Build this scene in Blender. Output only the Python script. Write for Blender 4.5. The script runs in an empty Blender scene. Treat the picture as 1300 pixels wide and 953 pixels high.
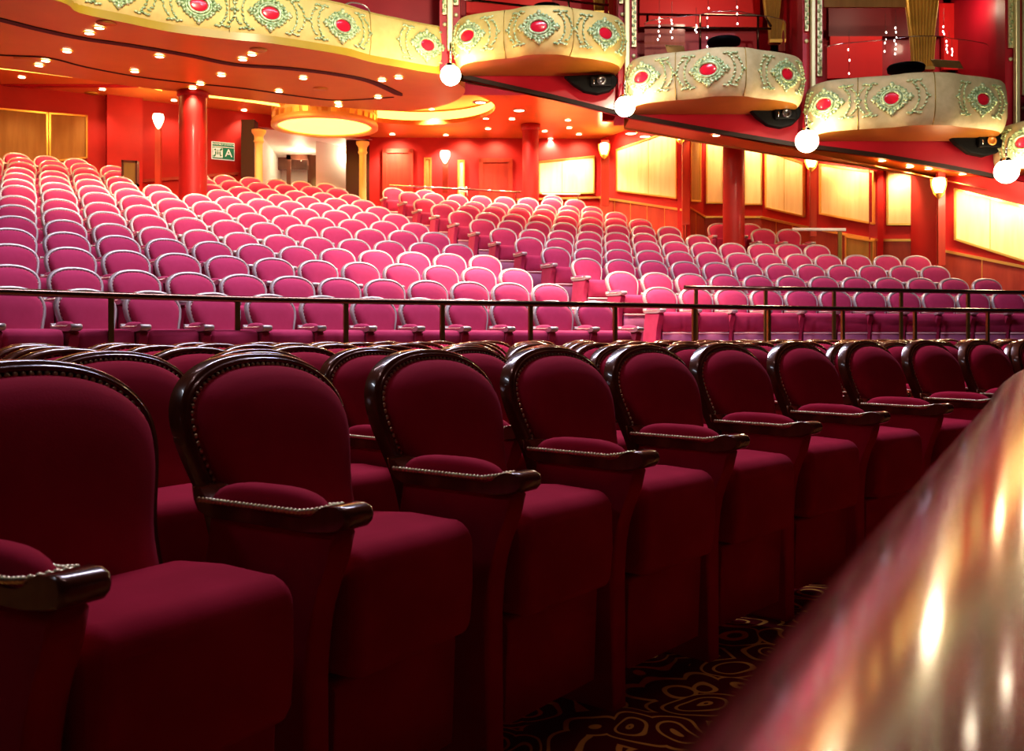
import bpy, math, random
from mathutils import Vector, Matrix
random.seed(7)
scene = bpy.context.scene
COL = scene.collection
F = 1265.0            # focal length in pixels of the 1300 px wide frame
CZ = 1.067            # eye height above the front floor
PI = math.pi

def at(px, py, y):
    return Vector(((px-650.0)/F*y, y, CZ+(425.0-py)/F*y))

# ------------------------------------------------------------------ materials
def mat(name, col, rough=.5, metal=0, spec=.5, coat=0, coat_r=.1, sheen=0, sheen_tint=(1,1,1), emit=None, estr=0, alpha=None, trans=0):
    m = bpy.data.materials.new(name); m.use_nodes = True
    b = m.node_tree.nodes['Principled BSDF']
    b.inputs['Base Color'].default_value = (*col, 1)
    b.inputs['Roughness'].default_value = rough
    b.inputs['Metallic'].default_value = metal
    b.inputs['Specular IOR Level'].default_value = spec
    b.inputs['Coat Weight'].default_value = coat
    b.inputs['Coat Roughness'].default_value = coat_r
    b.inputs['Sheen Weight'].default_value = sheen
    b.inputs['Sheen Tint'].default_value = (*sheen_tint, 1)
    b.inputs['Transmission Weight'].default_value = trans
    if emit:
        b.inputs['Emission Color'].default_value = (*emit, 1)
        b.inputs['Emission Strength'].default_value = estr
    return m

def nodes(m): return m.node_tree.nodes, m.node_tree.links, m.node_tree.nodes['Principled BSDF']

def add_noise_col(m, c1, c2, scale=6, detail=4, stretch=(1,1,1), bump=0, bscale=None, lo=.35, hi=.65):
    n, l, b = nodes(m)
    tc = n.new('ShaderNodeTexCoord'); mp = n.new('ShaderNodeMapping'); mp.inputs['Scale'].default_value = stretch
    l.new(tc.outputs['Object'], mp.inputs[0])
    ns = n.new('ShaderNodeTexNoise'); ns.inputs['Scale'].default_value = scale; ns.inputs['Detail'].default_value = detail
    l.new(mp.outputs[0], ns.inputs['Vector'])
    r = n.new('ShaderNodeValToRGB'); r.color_ramp.elements[0].position = lo; r.color_ramp.elements[1].position = hi
    r.color_ramp.elements[0].color = (*c1,1); r.color_ramp.elements[1].color = (*c2,1)
    l.new(ns.outputs[0], r.inputs[0]); l.new(r.outputs[0], b.inputs['Base Color'])
    if bump:
        n2 = n.new('ShaderNodeTexNoise'); n2.inputs['Scale'].default_value = bscale or scale*6; l.new(mp.outputs[0], n2.inputs['Vector'])
        bp = n.new('ShaderNodeBump'); bp.inputs['Strength'].default_value = bump; bp.inputs['Distance'].default_value = .01
        l.new(n2.outputs[0], bp.inputs['Height']); l.new(bp.outputs[0], b.inputs['Normal'])
    return m

M = {}
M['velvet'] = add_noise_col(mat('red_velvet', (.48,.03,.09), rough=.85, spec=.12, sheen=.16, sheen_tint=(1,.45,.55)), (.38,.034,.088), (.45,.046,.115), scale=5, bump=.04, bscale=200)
M['velvet_front'] = add_noise_col(mat('red_velvet_dim', (.46,.014,.055), rough=.85, spec=.12, sheen=.10, sheen_tint=(1,.4,.5)), (.41,.011,.046), (.49,.018,.062), scale=5, bump=.04, bscale=200)  # same seat velvet, with the front block's dimness put into the colour
M['wood'] = add_noise_col(mat('mahogany', (.1,.03,.015), rough=.25, coat=1, coat_r=.07), (.11,.028,.012), (.20,.060,.024), scale=5, stretch=(3,3,.6))
M['wood_lit'] = mat('silvered_wood', (.50,.43,.40), rough=.32, metal=.3, coat=.6)  # lit copy of the mahogany: bright overhead reflections painted into the colour
M['kickpanel'] = mat('mauve_panel', (.40,.12,.22), rough=.6)
M['nosing'] = mat('stair_nosing', (.75,.45,.42), rough=.5)
M['stud'] = mat('brass_nails', (.95,.84,.58), rough=.38, metal=.85)
M['rail_metal'] = mat('bronze_tube', (.16,.08,.05), rough=.22, metal=.9, coat=.5)
M['post_brass'] = mat('brass_post', (.38,.26,.07), rough=.35, metal=.9)
M['redwall'] = add_noise_col(mat('red_wall', (.55,.02,.02), rough=.6), (.40,.009,.009), (.46,.013,.012), scale=2)
M['crimson'] = add_noise_col(mat('crimson_wall', (.42,.01,.03), rough=.45, coat=.2), (.40,.006,.024), (.46,.010,.03), scale=2)
M['wainscot'] = add_noise_col(mat('wainscot_wood', (.35,.07,.03), rough=.4, coat=.3), (.30,.040,.022), (.38,.060,.030), scale=4, stretch=(2,2,.4))
M['soffit'] = add_noise_col(mat('orange_soffit', (.75,.16,.04), rough=.38, coat=.25, coat_r=.25), (.43,.29,.022), (.50,.34,.030), scale=1.2)
M['orange'] = add_noise_col(mat('orange_ceiling', (.8,.28,.07), rough=.3, coat=.4, coat_r=.2), (.66,.27,.05), (.76,.32,.07), scale=1.5)
M['slot'] = mat('black_slot', (.02,.006,.004), rough=.6)
M['gold'] = add_noise_col(mat('gold_cloth', (.80,.62,.20), rough=.55, metal=.2), (.76,.58,.19), (.82,.64,.22), scale=9, bump=.35, bscale=130)
M['cloth'] = add_noise_col(mat('beige_gold_cloth', (.62,.52,.26), rough=.6, metal=.1), (.56,.47,.24), (.64,.54,.29), scale=9, bump=.45, bscale=120)
M['boxsoffit'] = add_noise_col(mat('dark_orange_soffit', (.3,.12,.015), rough=.4, coat=.2), (.27,.105,.012), (.33,.13,.016), scale=1.5)
M['orn'] = add_noise_col(mat('green_gilt', (.6,.66,.34), rough=.35, metal=.3), (.26,.40,.18), (.74,.86,.50), scale=26)
M['cabochon'] = mat('red_oval', (.75,.02,.05), rough=.25, coat=.8)
M['panel'] = add_noise_col(mat('cream_panel', (.92,.72,.36), rough=.5), (.88,.66,.30), (.94,.76,.40), scale=2.2, stretch=(4,4,.5))
M['brownpanel'] = add_noise_col(mat('tan_panel', (.42,.22,.05), rough=.5), (.36,.18,.04), (.44,.24,.06), scale=2, stretch=(4,4,.5))
M['goldframe'] = mat('gold_frame', (.85,.6,.18), rough=.3, metal=.8)
M['doorwood'] = add_noise_col(mat('red_door', (.4,.05,.03), rough=.4, coat=.3), (.36,.035,.022), (.44,.06,.03), scale=3, stretch=(3,3,.4))
M['dark'] = mat('dark_trim', (.06,.02,.015), rough=.4)
M['black'] = mat('black_plastic', (.006,.006,.006), rough=.6, spec=.15)
M['chrome'] = mat('chrome', (.7,.7,.7), rough=.15, metal=1)
M['white'] = mat('white_paint', (.9,.86,.78), rough=.5)
M['goldcol'] = mat('gold_column', (.88,.66,.26), rough=.4, metal=.25)
M['column'] = add_noise_col(mat('red_column', (.6,.015,.012), rough=.5, coat=.1), (.36,.006,.005), (.40,.008,.006), scale=3)
M['globe'] = mat('lit_globe', (1,.9,.7), emit=(1,.86,.62), estr=16)
M['sconce'] = mat('lit_shade', (1,.85,.6), emit=(1,.80,.48), estr=7)
M['lens'] = mat('lit_lens', (1,.9,.7), emit=(1,.86,.60), estr=9)
M['cove'] = mat('cove_light', (1,.7,.2), emit=(1,.58,.10), estr=3.6)
M['sign'] = mat('sign_green', (.0,.22,.12), rough=.4, emit=(0,.22,.12), estr=.25)
M['signw'] = mat('sign_white', (.9,.92,.85), rough=.4, emit=(.9,.95,.85), estr=.35)
M['glass'] = mat('clear_glass', (1,1,1), rough=.02, trans=1)
M['glass'].node_tree.nodes['Principled BSDF'].inputs['IOR'].default_value = 1.02
M['curtain'] = add_noise_col(mat('gold_curtain', (.75,.45,.06), rough=.6, sheen=.3), (.62,.36,.04), (.80,.50,.09), scale=3)
M['glint'] = mat('fairy_lights', (1,1,1), emit=(1,.9,.8), estr=5)  # glow stands in for reflections on the box glass
M['riser'] = mat('riser_carpet', (.42,.12,.22), rough=.9)
M['nosing'] = mat('stair_nosing', (.75,.45,.42), rough=.5)
M['brownwood'] = add_noise_col(mat('brown_wood', (.14,.05,.03), rough=.4, coat=.3), (.11,.035,.02), (.17,.06,.035), scale=3, stretch=(3,3,.4))
M['shirt'] = mat('dark_cloth', (.03,.02,.02), rough=.9)

def carpet():
    m = mat('swirl_carpet', (.2,.01,.02), rough=.95, spec=.1)
    n, l, b = nodes(m)
    tc = n.new('ShaderNodeTexCoord')
    ns = n.new('ShaderNodeTexNoise'); ns.inputs['Scale'].default_value = 3.2; ns.inputs['Detail'].default_value = 1
    l.new(tc.outputs['Object'], ns.inputs['Vector'])
    mx = n.new('ShaderNodeMixRGB'); mx.inputs[0].default_value = .22
    l.new(tc.outputs['Object'], mx.inputs[1]); l.new(ns.outputs['Color'], mx.inputs[2])
    vo = n.new('ShaderNodeTexVoronoi'); vo.inputs['Scale'].default_value = 6.5; l.new(mx.outputs[0], vo.inputs['Vector'])
    ma = n.new('ShaderNodeMath'); ma.operation = 'MULTIPLY'; ma.inputs[1].default_value = 30; l.new(vo.outputs['Distance'], ma.inputs[0])
    si = n.new('ShaderNodeMath'); si.operation = 'SINE'; l.new(ma.outputs[0], si.inputs[0])
    r = n.new('ShaderNodeValToRGB'); r.color_ramp.elements[0].position = .60; r.color_ramp.elements[1].position = .78
    r.color_ramp.elements[0].color = (.16,.009,.014,1); r.color_ramp.elements[1].color = (.85,.52,.12,1)
    l.new(si.outputs[0], r.inputs[0]); l.new(r.outputs[0], b.inputs['Base Color'])
    return m
M['carpet'] = carpet()
M['railwood'] = add_noise_col(mat('polished_rail_wood', (.16,.06,.03), rough=.24, coat=1, coat_r=.10), (.13,.045,.025), (.20,.08,.045), scale=3, stretch=(1,1,1))

# ------------------------------------------------------------------ mesh builder
class MB:
    def __init__(s): s.v=[]; s.f=[]; s.mi=[]; s.sm=[]; s.cur=0; s.smooth=False
    def add(s, vs, fs, smooth=None, mi=None):
        o=len(s.v); s.v.extend([tuple(p) for p in vs])
        for f in fs:
            s.f.append(tuple(i+o for i in f)); s.mi.append(s.cur if mi is None else mi); s.sm.append(s.smooth if smooth is None else smooth)
    def box(s, c, d, rz=0):
        x,y,z=d[0]/2,d[1]/2,d[2]/2; cs,sn=math.cos(rz),math.sin(rz)
        vs=[]
        for X,Y,Z in ((-x,-y,-z),(x,-y,-z),(x,y,-z),(-x,y,-z),(-x,-y,z),(x,-y,z),(x,y,z),(-x,y,z)):
            vs.append((c[0]+X*cs-Y*sn, c[1]+X*sn+Y*cs, c[2]+Z))
        s.add(vs, [(0,3,2,1),(4,5,6,7),(0,1,5,4),(1,2,6,5),(2,3,7,6),(3,0,4,7)], False)
    def quad(s, a,b,c,d): s.add([a,b,c,d],[(0,1,2,3)])
    def slab(s, a,b,c,d,off):          # quad thickened along the vector off
        off=Vector(off); q=[Vector(p) for p in (a,b,c,d)]; vs=q+[p+off for p in q]
        s.add(vs,[(0,1,2,3),(7,6,5,4),(0,4,5,1),(1,5,6,2),(2,6,7,3),(3,7,4,0)],False)
    def grid(s, rows, closed_u=False, closed_v=False, smooth=True, flip=False):
        nu=len(rows[0]); nv=len(rows); vs=[p for r in rows for p in r]; fs=[]
        for j in range(nv if closed_v else nv-1):
            for i in range(nu if closed_u else nu-1):
                a=j*nu+i; b=j*nu+(i+1)%nu; c=((j+1)%nv)*nu+(i+1)%nu; d=((j+1)%nv)*nu+i
                fs.append((d,c,b,a) if flip else (a,b,c,d))
        s.add(vs,fs,smooth)
    def tube(s, pts, r, n=8, cap=True, closed=False):
        pts=[Vector(p) for p in pts]; rows=[]
        rr = r if isinstance(r,(list,tuple)) else [r]*len(pts)
        up=None
        for i,p in enumerate(pts):
            if closed: t=(pts[(i+1)%len(pts)]-pts[i-1])
            else: t=(pts[min(i+1,len(pts)-1)]-pts[max(i-1,0)])
            t.normalize()
            if up is None:
                up = Vector((0,0,1)) if abs(t.z)<.9 else Vector((1,0,0))
            a=t.cross(up); 
            if a.length<1e-5: a=t.orthogonal()
            a.normalize(); b=a.cross(t); b.normalize(); up=b
            rows.append([p+(a*math.cos(2*PI*k/n)+b*math.sin(2*PI*k/n))*rr[i] for k in range(n)])
        s.grid(rows, closed_u=True, closed_v=closed)
        if cap and not closed:
            o=len(s.v)-len(rows)*n
            s.f.append(tuple(o+k for k in range(n))); s.mi.append(s.cur); s.sm.append(False)
            o=len(s.v)-n
            s.f.append(tuple(o+n-1-k for k in range(n))); s.mi.append(s.cur); s.sm.append(False)
    def lathe(s, prof, c=(0,0,0), n=20, smooth=True, a0=0, a1=2*PI):
        full = abs(a1-a0-2*PI)<1e-6
        m = n if full else n+1
        rows=[[(c[0]+r*math.cos(a0+(a1-a0)*k/n), c[1]+r*math.sin(a0+(a1-a0)*k/n), c[2]+z) for k in range(m)] for r,z in prof]
        s.grid(rows, closed_u=full, smooth=smooth)
    def sphere(s, c, r, n=12, m=8, sc=(1,1,1), rot=None):
        rows=[]
        for j in range(m+1):
            th=PI*j/m
            row=[]
            for k in range(n):
                v=Vector((math.sin(th)*math.cos(2*PI*k/n)*r*sc[0], math.sin(th)*math.sin(2*PI*k/n)*r*sc[1], math.cos(th)*r*sc[2]))
                if rot: v=rot@v
                row.append(v+Vector(c))
            rows.append(row)
        s.grid(rows, closed_u=True, flip=True)
    def prism(s, poly, ext, smooth=False):   # poly list of 3d points, ext vector
        ext=Vector(ext); n=len(poly); a=[Vector(p) for p in poly]; b=[p+ext for p in a]
        fs=[tuple(range(n))[::-1], tuple(range(n,2*n))]
        s.add(a+b, fs, False)
        o=len(s.v)-2*n
        for i in range(n):
            j=(i+1)%n
            s.f.append((o+i,o+j,o+n+j,o+n+i)); s.mi.append(s.cur); s.sm.append(smooth)
    def mesh(s, name, mats):
        me=bpy.data.meshes.new(name); me.from_pydata(s.v,[],s.f); me.update()
        for m in (mats if isinstance(mats,(list,tuple)) else [mats]): me.materials.append(M[m] if isinstance(m,str) else m)
        me.polygons.foreach_set('material_index', s.mi); me.polygons.foreach_set('use_smooth', s.sm)
        import bmesh
        bm=bmesh.new(); bm.from_mesh(me); bmesh.ops.recalc_face_normals(bm, faces=bm.faces); bm.to_mesh(me); bm.free()
        return me
    def obj(s, name, mats, parent=None, loc=None):
        return link(name, s.mesh(name, mats), parent, loc)

def link(name, data, parent=None, loc=None):
    o=bpy.data.objects.new(name, data); COL.objects.link(o)
    if parent: o.parent=parent
    if loc: o.location=loc
    return o
def tag(o, label=None, cat=None, group=None, kind=None):
    if label: o['label']=label
    if cat: o['category']=cat
    if group: o['group']=group
    if kind: o['kind']=kind
    return o
def empty(name, loc, rz=0):
    o=bpy.data.objects.new(name,None); COL.objects.link(o); o.location=loc; o.rotation_euler=(0,0,rz); o.empty_display_size=.1
    return o
def struct(o): o['kind']='structure'; return o
def bevel(o, w, seg=2):
    m=o.modifiers.new('bevel','BEVEL'); m.width=w; m.segments=seg; m.limit_method='ANGLE'; return o
ORD=['zeroth','first','second','third','fourth','fifth','sixth','seventh','eighth','ninth','tenth','eleventh','twelfth','thirteenth','fourteenth','fifteenth','sixteenth','seventeenth','eighteenth','nineteenth','twentieth']+['twenty-'+q for q in ('first','second','third','fourth','fifth','sixth','seventh','eighth','ninth')]

# ------------------------------------------------------------------ the theatre seat
TOP=1.02; RC=math.tan(math.radians(16.5))
def back_outline(n_arch=22, n_side=12, hw=.268):
    pts=[]
    zb=.40; zw=.86; hb=hw-.046
    def side(z):
        t=max(0,min(1,(z-.64)/(zw-.64))); t=t*t*(3-2*t)
        return hb+(hw-hb)*t
    for i in range(n_side): z=zb+(zw-zb)*i/n_side; pts.append((-side(z),z))
    for i in range(n_arch+1):
        a=PI-PI*i/n_arch
        c,s_=math.cos(a),math.sin(a)
        e=2/2.25
        pts.append((hw*math.copysign(abs(c)**e,c), zw+(TOP-zw)*abs(s_)**e))
    for i in range(n_side-1,-1,-1): z=zb+(zw-zb)*i/n_side; pts.append((side(z),z))
    return pts
def inset(pts, d):
    out=[]
    n=len(pts)
    for i in range(n):
        a=Vector(pts[max(i-1,0)]); b=Vector(pts[min(i+1,n-1)]); t=(b-a).normalized()
        nrm=Vector((t.y,-t.x))
        p=Vector(pts[i])+nrm*d
        out.append((p.x,p.y))
    return out
def bk(x,z,v): return (x, -(TOP-z)*RC+v, z)   # point of the reclined back: v>0 is behind

def make_back(hi,hw):
    ol = back_outline(30,16,hw) if hi else back_outline(14,8,hw)
    prof = [(0,.028),(0,-.008),(.004,-.016),(.009,-.0145),(.011,-.020),(.016,-.023),(.021,-.019),(.024,-.011),(.032,-.008),(.032,.025)] if hi else [(0,.028),(0,-.012),(.009,-.023),(.022,-.022),(.032,-.008),(.032,.025)]
    mb=MB()
    rows=[[bk(x,z,v) for x,z in inset(ol,u)] for u,v in prof]
    mb.grid(rows, smooth=True)
    # back board behind the frame
    c=(0,.72)
    r0=[bk(x,z,.027) for x,z in inset(ol,.002)]
    n=len(r0)
    mb.add(r0,[tuple(range(n))],False)
    frame=mb.mesh('back_frame','wood')
    mb=MB()
    inn=inset(ol,.028)
    rows=[]
    for s_,v in ((1,.0),(1,-.008),(.99,-.026),(.965,-.042),(.91,-.058),(.80,-.070),(.6,-.078),(.35,-.081),(.12,-.082)):
        rows.append([bk(x*s_, .69+(z-.69)*s_, v) for x,z in inn])
    mb.grid(rows, closed_u=True, smooth=True)
    n=len(inn); last=rows[-1]; mb.add(last,[tuple(range(n))],True)
    pad=mb.mesh('backrest',VEL)
    # nails along the inner edge of the frame
    mb=MB(); inn=inset(ol,.0275)
    L=[0]
    for i in range(1,len(inn)): L.append(L[-1]+math.hypot(inn[i][0]-inn[i-1][0],inn[i][1]-inn[i-1][1]))
    sp=.0165 if hi else .03; r=.0068 if hi else .0075
    t=sp
    while t<L[-1]:
        i=max(k for k in range(len(L)) if L[k]<=t); i=min(i,len(L)-2)
        u=(t-L[i])/(L[i+1]-L[i]); x=inn[i][0]+(inn[i+1][0]-inn[i][0])*u; z=inn[i][1]+(inn[i+1][1]-inn[i][1])*u
        p=bk(x,z,-.0165)
        if hi: mb.sphere(p,r,6,4,(1,.7,1))
        else: mb.add([(p[0]-r,p[1],p[2]),(p[0],p[1],p[2]-r),(p[0]+r,p[1],p[2]),(p[0],p[1],p[2]+r),(p[0],p[1]-r*.8,p[2])],[(0,1,4),(1,2,4),(2,3,4),(3,0,4)],True)
        t+=sp
    nails=mb.mesh('nail_trim','stud')
    return frame,pad,nails

def rounded_box(name, x0,x1,prof,mats,rnd=.03,seg=4):
    # profile in (y,z), lofted across x with rounded ends
    mb=MB(); cy=sum(p[0] for p in prof)/len(prof); cz=sum(p[1] for p in prof)/len(prof)
    rows=[]; 
    st=[(x0+rnd*(1-math.sin(a)), rnd*(1-math.cos(a))) for a in [PI/2*k/seg*1.0 for k in range(seg,-1,-1)]]
    ins=[]
    for k in range(seg+1):
        a=PI/2*k/seg
        ins.append((x0+rnd*(1-math.sin(a)), rnd*(1-math.cos(a)) if False else rnd*(1-math.sin(PI/2-a)) ))
    # ins: at a=0 -> x0+rnd, inset 0 ; at a=pi/2 -> x0, inset rnd
    left=ins[::-1]; right=[(x1-(x-x0),d) for x,d in ins]
    def ring(x,d):
        out=[]
        for y,z in prof:
            dy,dz=y-cy,z-cz; l=math.hypot(dy,dz)
            k=max(0,(l-d))/l; out.append((x,cy+dy*k,cz+dz*k))
        return out
    for x,d in left+right: rows.append(ring(x,d))
    mb.grid(rows, closed_u=True, smooth=True)
    n=len(prof); mb.add(rows[0],[tuple(range(n))],True); mb.add(rows[-1],[tuple(range(n))],True)
    return mb.mesh(name,mats)
def arc(cy,cz,r,a0,a1,n):
    return [(cy+r*math.cos(math.radians(a0+(a1-a0)*k/n)), cz+r*math.sin(math.radians(a0+(a1-a0)*k/n))) for k in range(n+1)]

W2=.262
def make_arm(hi):
    ax=-W2
    # velvet side console
    prof=[(-.175,.682)]+[(-.525,.682),(-.512,.63),(-.492,.585),(-.474,.53),(-.464,.47),(-.458,.38),(-.455,.02),(-.455,-.02),(-.10,-.02),(-.105,.3)]
    panel=rounded_box('arm_panel', ax-.034, ax+.034, prof, VEL, .016, 3 if hi else 1)
    # wooden arm rest
    pr=[(-.075,.742),(-.098,.738),(-.120,.718),(-.16,.712),(-.45,.704),(-.475,.712),(-.497,.728),(-.515,.735)]
    pr+= [(-.545,.735),(-.563,.728),(-.568,.714),(-.565,.702),(-.553,.690),(-.53,.684),(-.49,.678),(-.46,.674),(-.13,.680),(-.095,.692),(-.08,.716)]
    YS=lambda y:-.567+(y+.567)*.90
    pr=[(YS(y),z) for y,z in pr]
    rest=rounded_box('arm_rest', ax-.041, ax+.041, pr, 'wood', .012, 3 if hi else 1)
    # velvet pad
    mb=MB(); nu=18 if hi else 10; nv=7 if hi else 4; rows=[]
    for j in range(nv+1):
        th=PI/2*j/nv; row=[]
        for k in range(nu):
            a=2*PI*k/nu; c,s_=math.cos(a),math.sin(a); e=.55
            R_=math.cos(th)**.6
            row.append((ax+.038*math.copysign(abs(c)**.8,c)*R_, -.320+.162*math.copysign(abs(s_)**e,s_)*R_, .704+.052*math.sin(th)))
        rows.append(row)
    mb.grid(rows, closed_u=True); pad=mb.mesh('arm_pad',VEL)
    mb=MB(); n=70 if hi else 30
    r=.0066 if hi else .007; loop=[]
    for k in range(n):
        a=2*PI*k/n; c,s_=math.cos(a),math.sin(a)
        # equal steps around a stadium
        t=k/n; per=2*.36+2*.07
        d=t*per
        if d<.36: p=(ax-.0415,-.155-d*.9)
        elif d<.43: p=(ax-.0415+(d-.36)/.07*.079,-.479)
        elif d<.79: p=(ax+.0415,-.479+(d-.43)*.9)
        else: p=(ax+.0415-(d-.79)/.07*.079,-.155)
        z=.7165+ (max(0,-.44-p[1])*.15)
        loop.append((p[0],p[1],z))
        if hi: mb.sphere((p[0],p[1],z),r,6,4)
        else: mb.sphere((p[0],p[1],z),r,4,2)
    mb.tube(loop,.0035,4,closed=True)
    nails=mb.mesh('arm_nail_trim','stud')
    return panel,rest,pad,nails
def make_seat(hi,dz=0,dy=0,zbot=None,kmat=None):
    sg=5 if hi else 3
    prof=arc(-.44+.05,.70-.05,.05,90,180,sg)[:]      # front top roll
    prof=[(-.17,.62),(-.20,.655)]+[(-.32,.664)]+arc(-.445,.605,.055,80,180,sg)+[(-.502,.50),(-.492,.385)]+arc(-.470,.382,.02,190,270,2)+[(-.23,.362),(-.19,.42)]
    prof=[(y+dy,z+dz*(1 if z>.45 else .0)) for y,z in prof]
    if zbot: prof=[(y,z if z>.47 else z+(zbot-.382)) for y,z in prof]
    seat=rounded_box('seat_cushion',-.213,.213,prof,VEL,.035,4 if hi else 2)
    kp=[(-.450,.356),(-.460,.345),(-.450,.09),(-.40,.09),(-.20,.09),(-.20,.356)]
    trim=None
    if zbot:
        kp=[(y,z+(zbot-.385) if z>.2 else z) for y,z in kp]
        zt=zbot-.03; trim=rounded_box('panel_trim',-.213,.213,[(-.468,zt-.012),(-.468,zt+.012),(-.44,zt+.012),(-.44,zt-.012)],'nosing',.004,1)
    kick=rounded_box('kick_panel',-.213,.213,kp,kmat or VEL,.010,1)
    return seat,kick,trim
def make_set(hi,hw=.268,dz=-.03,dy=-.018,zbot=None,kmat=None):
    fr,pd,nl=make_back(hi,hw); pa,re,ap,an=make_arm(hi); se,ki,tr=make_seat(hi,dz,dy,zbot,kmat)
    return dict(panel_trim=tr,back_frame=fr,backrest=pd,nail_trim=nl,arm_panel=pa,arm_rest=re,arm_pad=ap,arm_nail_trim=an,seat_cushion=se,kick_panel=ki)
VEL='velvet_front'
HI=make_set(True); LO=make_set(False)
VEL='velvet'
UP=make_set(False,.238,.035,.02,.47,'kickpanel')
for k_ in ('back_frame','arm_rest'): UP[k_].materials[0]=M['wood_lit']

def seat(x,y,z,rz,label,group,ms,end_arm=False):
    r=empty('theatre_chair',(x,y,z),rz); tag(r,label,'seat',group)
    o=link('backrest',ms['backrest'],r)
    f=link('back_frame',ms['back_frame'],r); link('nail_trim',ms['nail_trim'],f)
    link('seat_cushion',ms['seat_cushion'],r); kpo=link('kick_panel',ms['kick_panel'],r)
    if ms['panel_trim']: link('panel_trim',ms['panel_trim'],kpo)
    for dx in ((0,2*W2) if end_arm else (0,)):
        for nm in ('arm_panel','arm_rest'):
            o=link(nm,ms[nm],r); o.location=(dx,0,0)
        link('arm_pad',ms['arm_pad'],o); link('nail_trim',ms['arm_nail_trim'],o)
    return r

RISE=.2345; H1=.367
def level(k): return CZ+H1+RISE*(k-1)-TOP     # floor height of tier k
# rows as smooth curves: x = a*i*i+b*i+c, y = d*i*i+e*i+g, seat i
LROWS={1:(12,.0036,.3800,-3.7459,-.0085,.3930,7.44),2:(12,.0036,.3867,-4.2630,-.0069,.3657,8.4491),3:(12,.0036,.3788,-4.5736,-.0045,.3600,9.08),
4:(12,.0038,.3790,-5.0016,-.0068,.3790,9.9417),5:(12,.0040,.3790,-5.4405,-.0070,.3840,10.88),6:(12,.0025,.4000,-5.8638,-.0048,.3379,11.7469),
7:(12,.0022,.4090,-6.3071,-.0042,.3260,12.6556),8:(12,.0028,.3960,-6.6282,-.0056,.3470,13.35),9:(12,.0024,.4065,-7.1032,-.0045,.3291,14.3104),
10:(12,.0018,.4180,-7.5499,-.0030,.3100,15.2237),11:(12,.0027,.4107,-7.9713,-.0038,.3219,16.1178),12:(12,.0026,.4120,-8.3490,-.0042,.3200,16.95),
13:(12,.0012,.4320,-8.8018,-.0012,.2880,17.87)}
RROWS={1:(11,.0009,.4830,1.8300,-.0080,.1960,12.45),2:(12,.0018,.4860,1.4227,-.0060,.2150,13.0728),3:(12,.0009,.4894,1.0171,-.0080,.2280,13.8404),4:(13,.0013,.4836,.6331,-.0062,.2075,14.7478),
5:(11,.0014,.4780,.2521,-.0040,.1700,15.6541),6:(8,.0011,.4827,-.1570,-.0030,.1750,16.5301),7:(8,.0014,.4780,-.5264,-.0030,.1850,17.2629),
8:(8,.0008,.4813,-.9420,-.0060,.2150,18.0402),9:(8,.0006,.4821,-1.3252,-.0040,.2001,18.8557),10:(8,.0005,.4863,-1.7527,-.0060,.2080,19.8609),11:(8,.0030,.4760,-2.1192,-.0080,.2200,20.5019)}
def rowpt(c,i):
    n,a,b,c0,d,e,g=c
    x=a*i*i+b*i+c0; y=d*i*i+e*i+g
    t=math.atan2(2*d*i+e,2*a*i+b)
    return x,y,t
n_seats=0
shade={1:'magenta',2:'magenta',3:'magenta',4:'magenta',5:'magenta',6:'pink',7:'pink',8:'coral pink',9:'coral pink',10:'red',11:'red',12:'red',13:'red',14:'dark red'}
skip={10:(5,),11:(4,5),12:(4,5),13:(4,5)}
for k,c in LROWS.items():
    i0=0
    if k in (12,13): i0=-1
    for i in range(i0,c[0]):
        if i in skip.get(k,()): continue
        x,y,t=rowpt(c,i)
        seat(x,y,level(k),t,'%s velvet theatre seat, %s row behind the long rail, %s left of the aisle'%(shade[k],ORD[k],ORD[12-i]),'seats of the left raked block',UP,end_arm=(i==11))
        n_seats+=1
c14=(3,.0012,.432,-9.30,-.0012,.288,18.70)
for i in range(3):
    x,y,t=rowpt(c14,i)
    seat(x,y,level(14),t,'dark red velvet theatre seat against the back wall, %s from left in top row'%ORD[i+1],'seats of the left raked block',UP); n_seats+=1
for k,c in RROWS.items():
    for i in range(c[0]):
        x,y,t=rowpt(c,i)
        seat(x,y,level(k+1),t,'%s velvet theatre seat, %s row of right block, %s seat from the aisle'%(shade[k+1],ORD[k],ORD[i+1]),'seats of the right raked block',UP); n_seats+=1
for (px,py,Y,w) in ((499,238,21.4,'leftmost'),(540,240.5,21.7,'second from left'),(701,247.5,22.4,'right of the middle column')):
    p=at(px,py,Y); seat(p.x,p.y,p.z-TOP,.3,'pink velvet seat in last row of right block, '+w,'seats of the right raked block',UP); n_seats+=1
for (px,py,Y,w) in ((913,283,19.0,'left of the red column'),(951,283.5,19.3,'half behind its neighbour'),(968,290,18.4,'nearest the red column'),(1000,290.5,18.5,'next to the short white rail')):
    p=at(px,py,Y); seat(p.x,p.y,p.z-TOP,.12,'pink velvet seat in the raised side bay, '+w,'seats in the raised side bay',UP,end_arm=px>990); n_seats+=1

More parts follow.
